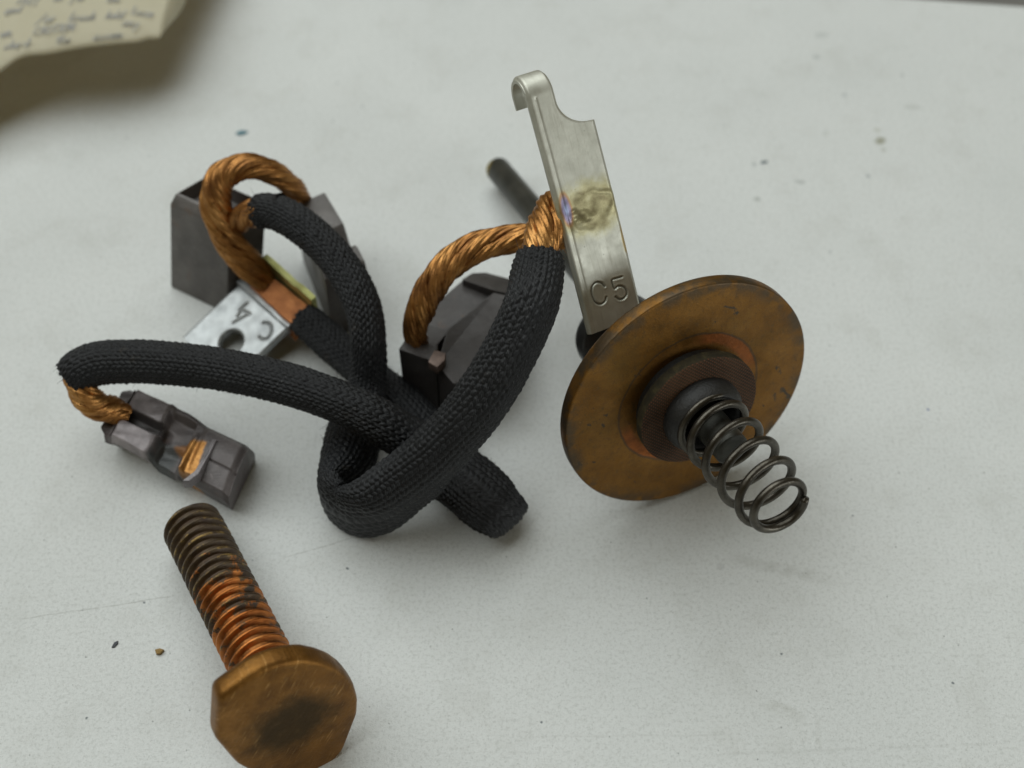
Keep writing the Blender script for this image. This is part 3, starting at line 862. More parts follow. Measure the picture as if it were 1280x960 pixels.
# closed shell: front columns, then back columns reversed
gr_ = np.clip(-groove(Ug, Vg, strokes, .0085, 1.0), 0, 1)
gr_ = np.pad(np.concatenate([gr_, gr_ * 0], 1), ((1, 1), (0, 0)))
shell = np.concatenate([Fv, Bv[:, ::-1]], 1)
shell = np.concatenate([np.repeat(shell[:1].mean(1, keepdims=True), shell.shape[1], 1), shell, np.repeat(shell[-1:].mean(1, keepdims=True), shell.shape[1], 1)], 0)
def mat_strip():
    m, nt, p, b, co, cc = mat_steel('tinned_strip', (.43, .43, .37), (.57, .57, .50), .45)
    org = np.array(setA.location)
    def at_uv(px, py): return on_plane(px, py, sBL, sn) - org
    def streaks():
        cu = b.dot(co, sw); cv = b.dot(co, sl)
        cmb = b.n('ShaderNodeCombineXYZ'); b.set(cmb.inputs[0], cu); b.set(cmb.inputs[1], cv)
        return cmb.outputs[0]
    uvv = streaks()
    stv = b.noise(b.map(uvv, scale=(14, 1.2, 1)), 2.5, 5, .65)
    cc = b.mix(b.step(stv, .50, .68, 0, .45), cc, (.36, .35, .29))
    # weld: straw and brown heat colours, blue at the left edge
    wl = at_uv(737, 260)
    pu, pv = float(np.dot(wl, sw)), float(np.dot(wl, sl))
    q = b.map(b.map(uvv, loc=(-pu, -pv, 0)), scale=(1 / .37, 1 / .25, 1))
    dd = b.math('ADD', b.dist(q, (0, 0, 0)), b.math('MULTIPLY', b.math('SUBTRACT', b.noise(co, 6, 5, .7), .5), .9))
    cc = b.mix(b.step(dd, 1.35, .75, 0, .55), cc, (.50, .46, .22))
    brn = b.ramp(b.noise(co, 9, 5, .7), [(.35, (.19, .15, .065)), (.55, (.37, .33, .17)), (.75, (.56, .53, .36))])
    cc = b.mix(b.step(dd, 1.1, .55, 0, .75), cc, brn)
    bl = at_uv(707, 262)
    q2 = b.map(b.map(uvv, loc=(-float(np.dot(bl, sw)), -float(np.dot(bl, sl)), 0)), scale=(1 / .055, 1 / .145, 1), rot=(0, 0, 0))
    d2 = b.math('ADD', b.dist(q2, (0, 0, 0)), b.math('MULTIPLY', b.math('SUBTRACT', b.noise(co, 7, 3), .5), .5))
    cc = b.mix(b.step(d2, 1.35, .95, 0, .9), cc, (.40, .22, .09))
    cc = b.mix(b.step(d2, 1.10, .60, 0, .75), cc, (.20, .22, .42))
    cc = b.mix(b.step(d2, .55, .2, 0, .5), cc, (.30, .40, .58))
    br = at_uv(781, 300)
    q3 = b.map(b.map(uvv, loc=(-float(np.dot(br, sw)), -float(np.dot(br, sl)), 0)), scale=(1 / .035, 1 / .16, 1))
    d3 = b.math('ADD', b.dist(q3, (0, 0, 0)), b.math('MULTIPLY', b.math('SUBTRACT', b.noise(co, 8, 4), .5), .9))
    cc = b.mix(b.step(d3, 1.2, .6, 0, .85), cc, (.42, .28, .07))
    nt.links.new(cc, p.inputs['Base Color'])
    p.inputs['Metallic'].default_value = .62
    return m
strip = mesh_obj('terminal_strip', shell.reshape(-1, 3), grid_faces(shell.shape[0], shell.shape[1], True), mat_strip(), setA, dark_mask=gr_)
strip.data.set_sharp_from_angle(angle=RAD(60))

def C5(px, py, z, a, b): return (*at(px, py, z), a, b)
def CD(px, py, dd, a, b): return (*atd(px, py, dd), a, b)

# centre brush, under the lead
def brush_mesh(polys, name, parent, mat, bevel=.02):
    """polys: list of (top outline as 3D points, drop) joined as one block"""
    bm = bmesh.new()
    for topP, low in polys:
        vt = [bm.verts.new(tuple(p)) for p in topP]
        vb = [bm.verts.new(tuple(p)) for p in low]
        bm.faces.new(vt); bm.faces.new(vb[::-1])
        k = len(vt)
        for i in range(k): bm.faces.new((vt[i], vb[i], vb[(i + 1) % k], vt[(i + 1) % k]))
    bmesh.ops.recalc_face_normals(bm, faces=bm.faces)
    return bm_obj(name, bm, mat, parent, bevel=bevel, seg=2, smooth=False)
def low_of(top, z=0.004, inset=0.0, shift=(0, 0)):
    c_ = np.mean(top, 0)
    return [np.array([p[0] + (c_[0] - p[0]) * inset + shift[0], p[1] + (c_[1] - p[1]) * inset + shift[1], z]) for p in top]

main = [at(559, 411, .90), at(617, 365, .90), at(658, 374, .88), at(652, 402, .84), at(608, 470, .78), at(567, 480, .79), at(546, 455, .83)]
step_ = [at(499, 436, .86), at(512, 412, .80), at(575, 350, .80), at(617, 364, .86), at(557, 412, .84), at(534, 448, .84)]
stepF = [at(499, 436, .82), at(520, 400, .74), at(578, 350, .74), at(619, 366, .74), at(560, 414, .76), at(534, 447, .82)]
cham = [at(577, 349, .84), at(590, 341, .76), at(607, 340, .74), at(652, 352, .70), at(657, 372, .84), at(618, 363, .88)]
lip = [at(498, 436, .90), at(507, 424, .90), at(548, 432, .90), at(545, 452, .88), at(531, 448, .90)]
brushC = brush_mesh([(main, low_of(main)), (stepF, low_of(stepF, .01)), (cham, low_of(cham, .016)), (lip, low_of(lip, .008, 0.02))], 'carbon_brush', setA, M_carbon, .018)
brushC['label'] = 'dark brush under the black lead, with a short bare braid'
chip = [at(535, 452, .93), at(543, 437, .95), at(557, 441, .95), at(556, 450, .94), at(546, 459, .92)]
bm = bmesh.new()
vt = [bm.verts.new(tuple(p)) for p in chip]; bm.faces.new(vt)
r_ = bmesh.ops.extrude_face_region(bm, geom=list(bm.faces))
for v in [g_ for g_ in r_['geom'] if isinstance(g_, bmesh.types.BMVert)]: v.co.z -= .12
M_chip = mat_plain('rubbed_copper_carbon', (.08, .055, .045), (.15, .105, .085), 16, .5, .5)
bm_obj('worn_corner', bm, M_chip, brushC, .012)

rope('short_braid', [C5(522, 430, .80, .105, .105), C5(519, 412, 1.05, .12, .115), C5(527, 385, 1.32, .155, .125), C5(548, 346, 1.65, .165, .125), C5(580, 317, 1.85, .165, .125), C5(620, 302, 1.95, .155, .125),
                     C5(660, 297, 2.0, .145, .12), C5(695, 296, 2.0, .13, .11), C5(722, 296, 2.0, .12, .10)], M_rope, setA, n=5, lay=2.5)
rope('long_braid', [CD(668, 345, 12.55, .15, .15), CD(671, 322, 12.56, .155, .15), CD(680, 292, 12.62, .18, .15), CD(692, 267, 12.74, .20, .13), CD(708, 248, 12.88, .19, .10), CD(726, 236, 12.94, .17, .08)], M_rope, setA, n=5, lay=1.7)

# left rear brush of this set
BL = [at(212, 247, 1.30), at(258, 221, 1.30), at(322, 252, 1.30), at(285, 292, 1.30)]
bl0 = np.array([at(213, 359, 0), at(284, 393, 0)])
e_r = bl0[1] - bl0[0]
e_b = at(258, 221, 1.30) - at(212, 247, 1.30); e_b[2] = 0
o0 = bl0[0]
HB = 1.28
lean = at(212, 246, HB) - at(213, 359, 0); lean[2] = 0
def bl(u, v, z): return o0 + lean * (z / HB) + e_r * u + e_b * v + np.array([0, 0, z])
outer = [bl(0, 0, HB - .14), bl(0, .10, HB), bl(0, 1, HB), bl(1, 1, HB), bl(1, .10, HB), bl(1, 0, HB - .14)]
bm = bmesh.new()
# section across the block (v, z): bevelled front edge, trough in the top, extruded along u
sec = [(0, 0), (0, HB - .10), (.15, HB), (1, HB), (1, 0)]
A_ = [bm.verts.new(tuple(bl(0, v, z + .004))) for v, z in sec]; B_ = [bm.verts.new(tuple(bl(1, v, z + .004))) for v, z in sec]
bm.faces.new(A_); bm.faces.new(B_[::-1])
for i in range(len(sec)):
    k = (i + 1) % len(sec); bm.faces.new((A_[i], A_[k], B_[k], B_[i]))
bmesh.ops.recalc_face_normals(bm, faces=bm.faces)
topf = [f for f in bm.faces if f.normal.z > .8 and f.calc_center_median().z > HB - .03]
bmesh.ops.inset_region(bm, faces=topf, thickness=.085)
for f in topf:
    for v in f.verts: v.co.z -= .16
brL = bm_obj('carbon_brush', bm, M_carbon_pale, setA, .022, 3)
brL['label'] = 'upright grey brush block at the far left end'

# sleeve of the C5 lead
cA = [CD(675, 320, 12.52, .228, .205), CD(673, 337, 12.46, .242, .21), CD(665, 376, 12.30, .25, .22), C5(642, 431, 2.32, .258, .23), C5(602, 499, 1.88, .272, .245),
      C5(556, 555, 1.36, .275, .27), C5(508, 601, .87, .26, .355), C5(466, 633, .56, .16, .44), C5(438, 638, .45, .105, .445), C5(417, 619, .45, .13, .44), C5(431, 583, .45, .26, .34),
      C5(446, 533, .45, .29, .25), C5(459, 480, .62, .20, .20), C5(461, 432, .98, .185, .195), C5(452, 380, 1.22, .19, .195), C5(431, 338, 1.36, .19, .195), C5(398, 300, 1.46, .19, .195), C5(360, 272, 1.52, .19, .19), C5(334, 263, 1.50, .185, .185), C5(321, 266, 1.44, .18, .18)]
slA, PA, TA = sleeve('woven_sleeve', cA, M_sleeve, setA)
rope('rear_braid', [C5(345, 266, 1.52, .12, .12), C5(322, 264, 1.49, .13, .13), C5(308, 270, 1.34, .14, .14), C5(297, 277, 1.16, .13, .13), C5(289, 283, .95, .12, .12)], M_rope, setA, n=5, lay=1.3)

# ------------------------------------------------------------------ brush set with the C4 terminal
setB = tag(empty('brush_lead_set', at(300, 500, 0)), 'black sleeved lead with flat silver C4 terminal, long leg lying across to front left brush', 'brush lead')

# flat plate with a punched hole
PZ = .40
pTL, pTR, pBL_, pBR_ = at(301, 351, PZ), at(361, 409, PZ), at(234, 424, .12), at(300, 470, .1)
pw = unit(pTR - pTL); pl = pBL_ - pTL; pl = unit(pl - pw * np.dot(pl, pw)); pnn = unit(np.cross(pw, pl))
if pnn[2] < 0: pnn = -pnn
def puv(px, py):
    q = on_plane(px, py, pTL, pnn) - pTL
    return np.array([np.dot(q, pw), np.dot(q, pl)])
PW = np.linalg.norm(pTR - pTL); PL = np.dot(pBL_ - pTL, pl) * 1.02
hole = puv(288.5, 427); hr = .142
c4 = [np.array([puv(*q) for q in st]) for st in (
    [(324, 421), (328, 424), (334, 423), (339, 416), (339, 408), (335, 403.5), (329, 403)],
    [(292, 403), (312, 392), (302, 387), (300, 391.5), (297, 395)], [(309, 379), (300, 387)])]
nu_, nv_ = 150, 190
Ug, Vg = np.meshgrid(np.linspace(0, PW, nu_), np.linspace(0, PL, nv_))
# pull grid lines onto the rim of the hole
Du = Ug - hole[0]; Dv = Vg - hole[1]; Rr = np.hypot(Du, Dv) + 1e-9
hgt = groove(Ug, Vg, c4, .016, .015) - .02 * np.exp(-(np.minimum(np.minimum(Ug, PW - Ug), Vg) / .016) ** 2) - .02 * np.exp(-((Rr - hr) / .014) ** 2) + .004 * np.sin(Ug * 9) * np.sin(Vg * 7)
near = (Rr > hr - .012) & (Rr < hr + .006)
snap = np.where(near, hr / Rr, 1.0)
Ug2, Vg2 = hole[0] + Du * snap, hole[1] + Dv * snap
topP = pTL + pw * Ug2[..., None] + pl * Vg2[..., None] + pnn * hgt[..., None]
PT_ = .075
botP = pTL + pw * Ug2[..., None] + pl * Vg2[..., None] - pnn * PT_
idx = np.arange(nu_ * nv_).reshape(nv_, nu_)
q = grid_faces(nv_, nu_)
inside = (Rr < hr - .0005).ravel()
keep = ~(inside[q].any(1))
qk = q[keep]
N_ = nu_ * nv_
faces = [list(x) for x in qk] + [list(x[::-1] + N_) for x in qk]
# side walls where a face edge is used once
from collections import Counter
ec = Counter()
ed = {}
for f in qk:
    for i in range(4):
        a0, b0 = int(f[i]), int(f[(i + 1) % 4]); key = (min(a0, b0), max(a0, b0)); ec[key] += 1; ed[key] = (a0, b0)
for key, n0 in ec.items():
    if n0 == 1:
        a0, b0 = ed[key]; faces.append([a0, a0 + N_, b0 + N_, b0])
allv = np.concatenate([topP.reshape(-1, 3), botP.reshape(-1, 3)])
used = np.unique(np.concatenate([np.array(f) for f in faces]))
remap = -np.ones(len(allv), int); remap[used] = np.arange(len(used))
faces = [[int(remap[i]) for i in f] for f in faces]
mz = mat_steel('zinc_plate', (.30, .315, .32), (.43, .445, .445), .48, spots=.25)[0]
gp = np.clip(-groove(Ug, Vg, c4, .013, 1.0), 0, 1).ravel()
plate = mesh_obj('terminal_plate', allv[used], faces, mz, setB, dark_mask=np.concatenate([gp * .5, gp * 0])[used])
plate.data.set_sharp_from_angle(angle=RAD(40))

# crimp: flattened braid between the plate's upturned ear and its front lip
cr = [at(328, 337, .58), at(312, 356, .51), at(366, 407, .51), at(387, 383, .58)]
crl = [p - np.array([0, 0, .28]) for p in cr]
bm = bmesh.new()
vt = [bm.verts.new(tuple(p)) for p in cr]; vb = [bm.verts.new(tuple(p)) for p in crl]
bm.faces.new(vt); bm.faces.new(vb[::-1])
for i in range(4): bm.faces.new((vt[i], vb[i], vb[(i + 1) % 4], vt[(i + 1) % 4]))
bmesh.ops.recalc_face_normals(bm, faces=bm.faces)
bmesh.ops.subdivide_edges(bm, edges=list(bm.edges), cuts=6, use_grid_fill=True)
for v in bm.verts: v.co += Vector(rng.normal(size=3) * .004)
bm_obj('crimped_braid', bm, M_crimp, setB, 0)
# ear of the terminal, yellowish on its cut edge
M_ear = mat_steel('brassy_edge', (.36, .36, .13), (.50, .50, .22), .42, spots=.3)[0]
e_a, e_b2 = at(331, 321, .70), at(392, 374, .70)
ev = unit(e_b2 - e_a); en = unit(np.cross(ev, [0, 0, 1.])); 
bm = bmesh.new()
prof_ = [(0, .02), (.07, .02), (.07, -.40), (0, -.40)]
rows = []
for k in range(9):
    f_ = k / 8; P_ = e_a + (e_b2 - e_a) * f_
    notch = -.025 if k == 5 else 0
    rows.append([bm.verts.new(tuple(P_ - en * (x - .035) + np.array([0, 0, z + (notch if z > 0 else 0) + .008 * math.sin(k * 1.3)]))) for x, z in prof_])
for r0, r1 in zip(rows[:-1], rows[1:]):
    for i in range(4): bm.faces.new((r0[i], r0[(i + 1) % 4], r1[(i + 1) % 4], r1[i]))
bm.faces.new(rows[0][::-1]); bm.faces.new(rows[-1])
bm_obj('terminal_ear', bm, M_ear, setB, .012)
# upturned lip on the plate's near side of the braid
bm = bmesh.new()
la, lb = at(300, 352, PZ + .012), at(364, 409, PZ + .012)
ln = unit(np.cross(unit(lb - la), [0, 0, 1.]))
rows = []
for k in range(11):
    P_ = la + (lb - la) * k / 10
    dz = .008 * math.sin(k * 2.1)
    rows.append([bm.verts.new(tuple(P_ + ln * x + np.array([0, 0, z + (dz if z > 0 else 0)]))) for x, z in ((.045, -.09), (.045, .035), (-.02, .045), (-.02, -.09))])
for r0, r1 in zip(rows[:-1], rows[1:]):
    for i in range(4): bm.faces.new((r0[i], r0[(i + 1) % 4], r1[(i + 1) % 4], r1[i]))
bm.faces.new(rows[0][::-1]); bm.faces.new(rows[-1])
bm_obj('folded_lip', bm, mz, setB, .014)

# bare loop from the crimp to the brush behind
rope('looped_braid', [C5(334, 354, .52, .15, .07), C5(325, 345, .60, .17, .09), C5(310, 331, .74, .17, .13), C5(290, 305, .95, .165, .15), C5(276, 275, 1.22, .165, .15), C5(270, 248, 1.45, .16, .15), C5(276, 225, 1.62, .155, .15),
                      C5(297, 210, 1.72, .14, .14), C5(322, 209, 1.68, .13, .13), C5(345, 218, 1.52, .12, .125), C5(364, 232, 1.28, .115, .12), C5(374, 244, 1.05, .11, .11), C5(378, 252, .9, .10, .10)], M_rope, setB, n=5, lay=2.9)

# brush behind, leaning block with a notch
T1, T2, T3, T4 = at(366, 251, 1.0), at(403, 235, 1.0), at(457, 325, 1.0), at(406, 350, 1.0)
def tq(u, v, dz=0): return T1 + (T2 - T1) * u + (T4 - T1) * v + (T3 - T2 - T4 + T1) * u * v + np.array([0, 0, dz])
bm = bmesh.new()
sec = [(0, -.10), (.06, 0.0), (.50, 0.0), (.54, -.06), (.60, -.20), (.72, -.20), (.76, -.04), (.82, 0), (.97, -.04), (1.0, -.10)]
A_ = [bm.verts.new(tuple(tq(0, v, dz))) for v, dz in sec]; B_ = [bm.verts.new(tuple(tq(1, v, dz))) for v, dz in sec]
A0 = [bm.verts.new((*tq(-.02, v)[:2], .004)) for v, _ in sec]; B0 = [bm.verts.new((*tq(1.0, v)[:2], .004)) for v, _ in sec]
for i in range(len(sec) - 1):
    bm.faces.new((A_[i], A_[i + 1], B_[i + 1], B_[i])); bm.faces.new((A0[i], B0[i], B0[i + 1], A0[i + 1]))
    bm.faces.new((A_[i], A0[i], A0[i + 1], A_[i + 1])); bm.faces.new((B_[i], B_[i + 1], B0[i + 1], B0[i]))
bm.faces.new((A_[0], B_[0], B0[0], A0[0])); bm.faces.new((A_[-1], A0[-1], B0[-1], B_[-1]))
bmesh.ops.recalc_face_normals(bm, faces=bm.faces)
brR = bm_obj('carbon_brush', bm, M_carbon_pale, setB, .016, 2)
brR['label'] = 'dark notched brush behind the silver terminal'

# front left brush: cast block with rim, hollow, copper inlay and curved end
fo = at(154, 475, .55)
f_lu = at(314, 550, .50) - fo
f_wv = at(118, 535, .50) - fo
f_w_right = at(284, 622, .42) - fo - f_lu
nu_, nv_ = 220, 110
U1, V1 = np.meshgrid(np.linspace(0, 1, nu_), np.linspace(0, 1, nv_), indexing='ij')
def sst(x, a, b):
    t_ = np.clip((x - a) / (b - a), 0, 1); return t_ * t_ * (3 - 2 * t_)
# depth below the block's top, by place (u along, v across from the far side)
Hh = np.zeros_like(U1)
mid = np.abs(V1 - .50)
Hh -= .10 * (sst(U1, .005, .02) * 0 + sst(U1, .10, .075))                       # lower rim at the braid end
Hh -= .07 * np.exp(-((U1 - .105) / .012) ** 2)                                     # cut behind the rim
Hh -= .12 * sst(V1, .38, .46) * sst(V1, .64, .57) * sst(U1, -.02, .03) * sst(U1, .50, .36)  # dark hollow down the middle
Hh += .06 * np.cos((V1 - .5) * np.pi) * sst(U1, .66, .72)                          # crowned right end
Hh -= .09 * sst(U1, .40, .43) * sst(U1, .62, .60) * sst(V1, .10, .2)                # sunk pocket before the ridge
Hh -= .05 * sst(U1, .43, .46) * sst(U1, .60, .58) * sst(V1, .55, .75)
Hh += .05 * np.exp(-((U1 - (.655 - .03 * (V1 - .5))) / .022) ** 2) * sst(V1, .25, .4)   # pale ridge
Hh += .03 * np.exp(-((U1 - .405) / .02) ** 2)
Hh -= .13 * sst(V1, .16, .0) * sst(U1, .5, .7)                                     # far side slopes off
Hh -= .05 * sst(U1, .94, 1.0) ** 2
Hh -= .10 * sst(V1, .94, 1.0) ** 2 + .07 * sst(V1, .06, 0.0) ** 2
Hh -= .02 * np.exp(-((V1 - .62) / .012) ** 2) * sst(U1, .75, .8)
Hh += .008 * np.sin(U1 * 23 + V1 * 7) * np.sin(V1 * 19) * sst(U1, .7, .6)
Pt = fo + f_lu * U1[..., None] + f_wv * (V1 * (1 - U1))[..., None] + f_w_right * (V1 * U1)[..., None]
Pt[..., 2] += Hh
cutc = sst(U1, .05, 0.0) * (sst(V1, .85, 1.0) + sst(V1, .15, 0.0))
Pt += (f_lu * .06)[None, None] * cutc[..., None]
Pb = Pt.copy(); Pb[..., 2] = .006
ctr = Pt.mean((0, 1)); Pb[..., :2] = Pb[..., :2] + (ctr[:2] - Pb[..., :2]) * .05; Pb[..., 1] += .17 - .10 * U1
shell = np.concatenate([Pt, Pb[:, ::-1]], 1)
shell = np.concatenate([np.repeat(shell[:1].mean(1, keepdims=True), shell.shape[1], 1), shell, np.repeat(shell[-1:].mean(1, keepdims=True), shell.shape[1], 1)], 0)
def mat_front_brush():
    m = mat_carbon('cast_carbon', (.060, .053, .053), (.125, .108, .106), .46)
    nt = m.node_tree; b = NB(nt); p = nt.nodes['Principled BSDF']
    co = b.coord()
    org = np.array(setB.location)
    cc = p.inputs['Base Color'].links[0].from_socket
    u0 = fo - org
    lu, lv = f_lu[:2], f_wv[:2]
    Mx = np.linalg.inv(np.array([[lu[0], lv[0]], [lu[1], lv[1]]]))
    x, y, _z = b.sep(co)
    dx = b.math('SUBTRACT', x, float(u0[0])); dy = b.math('SUBTRACT', y, float(u0[1]))
    uu = b.math('ADD', b.math('MULTIPLY', dx, float(Mx[0, 0])), b.math('MULTIPLY', dy, float(Mx[0, 1])))
    vv_ = b.math('ADD', b.math('MULTIPLY', dx, float(Mx[1, 0])), b.math('MULTIPLY', dy, float(Mx[1, 1])))
    jit = b.math('MULTIPLY', b.math('SUBTRACT', b.noise(co, 7, 4), .5), .10)
    uj = b.math('ADD', uu, jit)
    pale = b.math('MULTIPLY', b.step(uj, .08, .13), b.step(uj, .42, .36))
    cc = b.mix(b.math('MULTIPLY', pale, .75), cc, b.ramp(b.noise(co, 8, 4), [(.3, (.20, .18, .185)), (.7, (.40, .36, .37))]))
    facet = b.math('MULTIPLY', b.step(uu, .70, .73), b.step(vv_, .24, .17))
    cc = b.mix(b.math('MULTIPLY', facet, .6), cc, (.20, .19, .185))
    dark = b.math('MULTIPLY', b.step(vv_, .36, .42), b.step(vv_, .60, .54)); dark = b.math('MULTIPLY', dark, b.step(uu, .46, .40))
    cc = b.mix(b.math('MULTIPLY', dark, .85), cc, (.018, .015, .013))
    # copper smeared from the embedded lead across the pocket
    def seg(p0, p1, w, z=.52):
        P0, P1 = at(*p0, z) - org, at(*p1, z) - org
        P0[2] = P1[2] = 0
        d_ = unit(P1 - P0); L_ = np.linalg.norm(P1 - P0); n_v = np.array([-d_[1], d_[0], 0])
        jj_ = b.math('MULTIPLY', b.math('SUBTRACT', b.noise(co, 11, 4, .7), .5), .05)
        off = b.math('ADD', b.math('SUBTRACT', b.dot(co, n_v), float(P0 @ n_v)), jj_)
        al = b.math('ADD', b.math('SUBTRACT', b.dot(co, d_), float(P0 @ d_)), jj_)
        return off, al, L_
    off, al, L_ = seg((249, 551), (231, 590), .08)
    smear = b.math('MULTIPLY', b.step(b.math('ABSOLUTE', off), .105, .075), b.math('MULTIPLY', b.step(al, -.02, .03), b.step(al, L_ + .01, L_ - .05)))
    o1_, _a, _l = seg((212, 549), (243, 548), 0); o2_, _a, _l = seg((228, 572), (212, 549), 0)
    tri_ = b.math('MULTIPLY', b.step(o1_, .01, -.03), b.step(o2_, .01, -.03))
    o3_, _a, _l = seg((243, 548), (228, 572), 0)
    tri_ = b.math('MULTIPLY', tri_, b.step(o3_, .03, -.02))
    cc_cu = b.ramp(b.noise(co, 12, 5, .7), [(.3, (.22, .090, .018)), (.7, (.58, .29, .085))])
    cu_parts = (tri_, smear, cc_cu)
    teal = b.math('MULTIPLY', b.step(uj, .40, .44), b.math('MULTIPLY', b.step(uj, .60, .54), b.step(vv_, .55, .7)))
    cc = b.mix(b.math('MULTIPLY', teal, .7), cc, (.045, .055, .055))
    cc = b.mix(b.math('MULTIPLY', cu_parts[0], .9), cc, (.20, .080, .014))
    cc = b.mix(b.math('MULTIPLY', cu_parts[1], .95), cc, cu_parts[2])
    nt.links.new(cc, p.inputs['Base Color'])
    nt.links.new(b.math('ADD', .25, b.math('MULTIPLY', cu_parts[1], .5)), p.inputs['Metallic'])
    return m
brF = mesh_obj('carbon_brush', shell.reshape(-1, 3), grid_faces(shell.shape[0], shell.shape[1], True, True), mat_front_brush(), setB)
brF.data.set_sharp_from_angle(angle=RAD(50))
brF['label'] = 'front left brush with hollow top and bright copper inlay'
def on_brush(u, v, dz):
    i, j = int(u * (nu_ - 1)), int(v * (nv_ - 1)); return Pt[i, j] + np.array([0, 0, dz])
def wedge(pts, thick):
    bm = bmesh.new()
    vt = [bm.verts.new(tuple(p)) for p in pts]; bm.faces.new(vt)
    r_ = bmesh.ops.extrude_face_region(bm, geom=list(bm.faces))
    for v in [g_ for g_ in r_['geom'] if isinstance(g_, bmesh.types.BMVert)]: v.co.z -= thick
    return bm
zt = .56
M_ridge = mat_carbon('rubbed_ridge', (.13, .118, .122), (.26, .235, .24), .36)
bm_obj('worn_ridge', wedge([at(x, y, zt + .012) for x, y in ((227, 601), (236, 601), (248, 592), (262, 567), (271, 549), (265, 548), (256, 568), (243, 588))], .14), M_ridge, brF, .022)
# sleeve of the C4 lead
cB = [C5(376, 396, .52, .175, .16), C5(391, 408, .48, .19, .175), C5(425, 438, .41, .20, .19), C5(465, 472, .34, .20, .19), C5(505, 506, .28, .22, .17), C5(545, 552, .20, .26, .14),
      C5(578, 597, .155, .32, .13), C5(602, 623, .15, .335, .125), C5(624, 642, .20, .305, .115), C5(634, 647, .29, .235, .11), C5(622, 635, .40, .305, .115), C5(603, 619, .44, .34, .125), C5(583, 603, .48, .34, .13), C5(554, 583, .58, .315, .165), C5(520, 556, .76, .25, .20), C5(478, 529, .98, .225, .215),
      C5(430, 505, 1.10, .21, .21), C5(370, 483, 1.14, .21, .21), C5(300, 466, 1.12, .21, .215), C5(232, 456, 1.06, .215, .22), C5(162, 452, 1.0, .22, .225), C5(124, 454, .98, .225, .225), C5(101, 463, .93, .22, .22), C5(90, 473, .87, .21, .21)]
_fv = at(657, 612, .3) - at(607, 665, .3)
slB, PB, TB = sleeve('woven_sleeve', cB, M_sleeve, setB, fold=(at(620, 636, .29), unit(_fv), .35))
rope('front_braid', [C5(95, 462, .92, .13, .13), C5(102, 484, .82, .14, .13), C5(112, 500, .72, .145, .13), C5(126, 508, .62, .14, .125), C5(143, 513, .52, .13, .12), C5(158, 520, .44, .12, .10)], M_rope, setB, n=5, lay=1.3)

# ------------------------------------------------------------------ frayed ends
def hairs(name, roots, dirs, lens, radius, mat, parent, curl=.5):
    V, Fc = [], []
    for P0, D0, L in zip(roots, dirs, lens):
        bend = rng.normal(size=3) * curl
        pts = [P0 + D0 * L * t + bend * L * t * t for t in np.linspace(0, 1, 6)]
        tn = unit(D0); u_ = unit(np.cross(tn, [.3, .5, .8])); w_ = np.cross(tn, u_)
        for i, p_ in enumerate(pts):
            k0 = len(V); rr_ = radius * (1 - .12 * i)
            V.extend([p_ + (u_ * math.cos(a) + w_ * math.sin(a)) * rr_ for a in (0, 2.1, 4.2)])
            if i: Fc.extend([[k0 - 3, k0 - 2, k0 + 1, k0], [k0 - 2, k0 - 1, k0 + 2, k0 + 1], [k0 - 1, k0 - 3, k0, k0 + 2]])
    o = mesh_obj(name, V, Fc, mat, parent)
    return tag(o, kind='stuff')
M_thread = mat_plain('loose_black_thread', (.010, .010, .012), (.030, .030, .034), 9, .6)
M_wire = M_rope
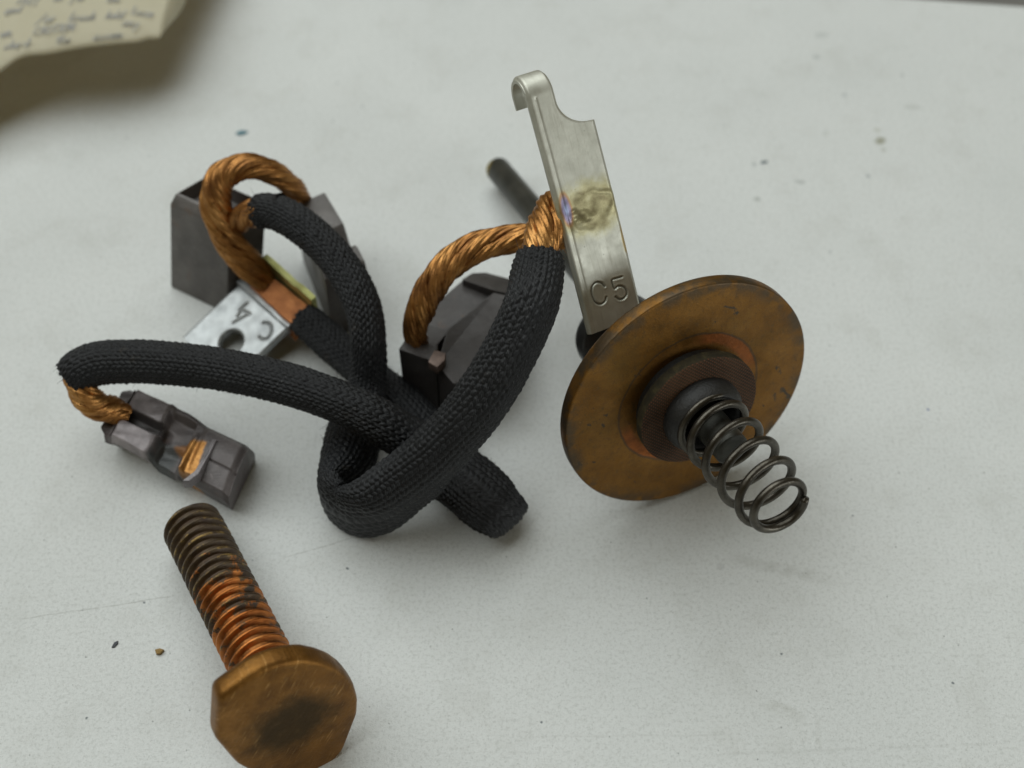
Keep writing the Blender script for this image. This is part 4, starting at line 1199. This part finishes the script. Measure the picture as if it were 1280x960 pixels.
for (ob, P_, T_) in ((slA, PA, TA), (slB, PB, TB)):
    Ts, Ss, Bs = frames(P_[:, :3])
    ro, di, le = [], [], []
    for e_ in (0, -1):
        sg = -1 if e_ == 0 else 1
        for a in rng.uniform(0, 2 * np.pi, 34):
            out_ = Ss[e_] * math.cos(a) + Bs[e_] * math.sin(a)
            ro.append(P_[e_, :3] - Ts[e_] * sg * .02 + Ss[e_] * P_[e_, 3] * .93 * math.cos(a) + Bs[e_] * P_[e_, 4] * .93 * math.sin(a))
            di.append(unit(Ts[e_] * sg + out_ * rng.uniform(-.3, .9) + rng.normal(size=3) * .25)); le.append(rng.uniform(.02, .085))
    for q_ in rng.integers(20, len(P_) - 20, 130):                        # lint along the length
        a = rng.uniform(0, 2 * np.pi)
        out_ = Ss[q_] * math.cos(a) + Bs[q_] * math.sin(a)
        ro.append(P_[q_, :3] + Ss[q_] * P_[q_, 3] * .99 * math.cos(a) + Bs[q_] * P_[q_, 4] * .99 * math.sin(a))
        di.append(unit(out_ * .5 + Ts[q_] * rng.normal() + rng.normal(size=3) * .3)); le.append(rng.uniform(.02, .06))
    hairs('loose_fibres', ro, di, le, .0032, M_thread, ob)
ro, di, le = [], [], []
for _ in range(16):
    ro.append(atd(698 + rng.normal() * 4, 297 + rng.normal() * 5, 12.85)); di.append(unit(np.array([.3, -.2, -.6]) + rng.normal(size=3) * .6)); le.append(rng.uniform(.06, .16))
hairs('stray_wires', ro, di, le, .0075, M_wire, setA, .8)

# ------------------------------------------------------------------ crumbs on the worktop
def crumb(name, px, pts, h, mat, label, cat):
    o_ = at(*px)
    bm = bmesh.new()
    vt = [bm.verts.new((o_[0] + x, o_[1] + y, h * (1 + .4 * math.sin(7 * x * 30 + y * 50)))) for x, y in pts]
    vb = [bm.verts.new((o_[0] + x * 1.1, o_[1] + y * 1.1, .002)) for x, y in pts]
    bm.faces.new(vt); bm.faces.new(vb[::-1]); k = len(pts)
    for i in range(k): bm.faces.new((vt[i], vb[i], vb[(i + 1) % k], vt[(i + 1) % k]))
    o = bm_obj(name, bm, mat, None, 0, smooth=False)
    return tag(o, label, cat)
M_brass_chip = mat_plain('brass_chip', (.16, .10, .03), (.30, .19, .06), 20, .5, .4)
M_teal = mat_plain('teal_paint', (.03, .12, .16), (.05, .19, .24), 20, .5)
M_dark = mat_plain('dark_grit', (.02, .025, .035), (.05, .055, .06), 20, .6)
crumb('metal_chip', (200, 815), [(-.045, .015), (.0, .02), (.04, .01), (.01, -.03), (-.025, -.03)], .03, M_brass_chip, 'tiny brown metal chip on the worktop left of the bolt', 'chip')
crumb('paint_fleck', (302, 167), [(-.07, -.012), (-.03, .022), (.03, .03), (.075, .03), (.05, -.01), (-.02, -.03)], .02, M_teal, 'teal paint fleck on the worktop above the upright brush block', 'fleck')
crumb('grit_crumb', (144, 806), [(-.025, -.03), (-.01, .02), (.02, .035), (.025, .01), (.0, -.03)], .02, M_dark, 'black crumb of grit on the worktop lower left', 'crumb')
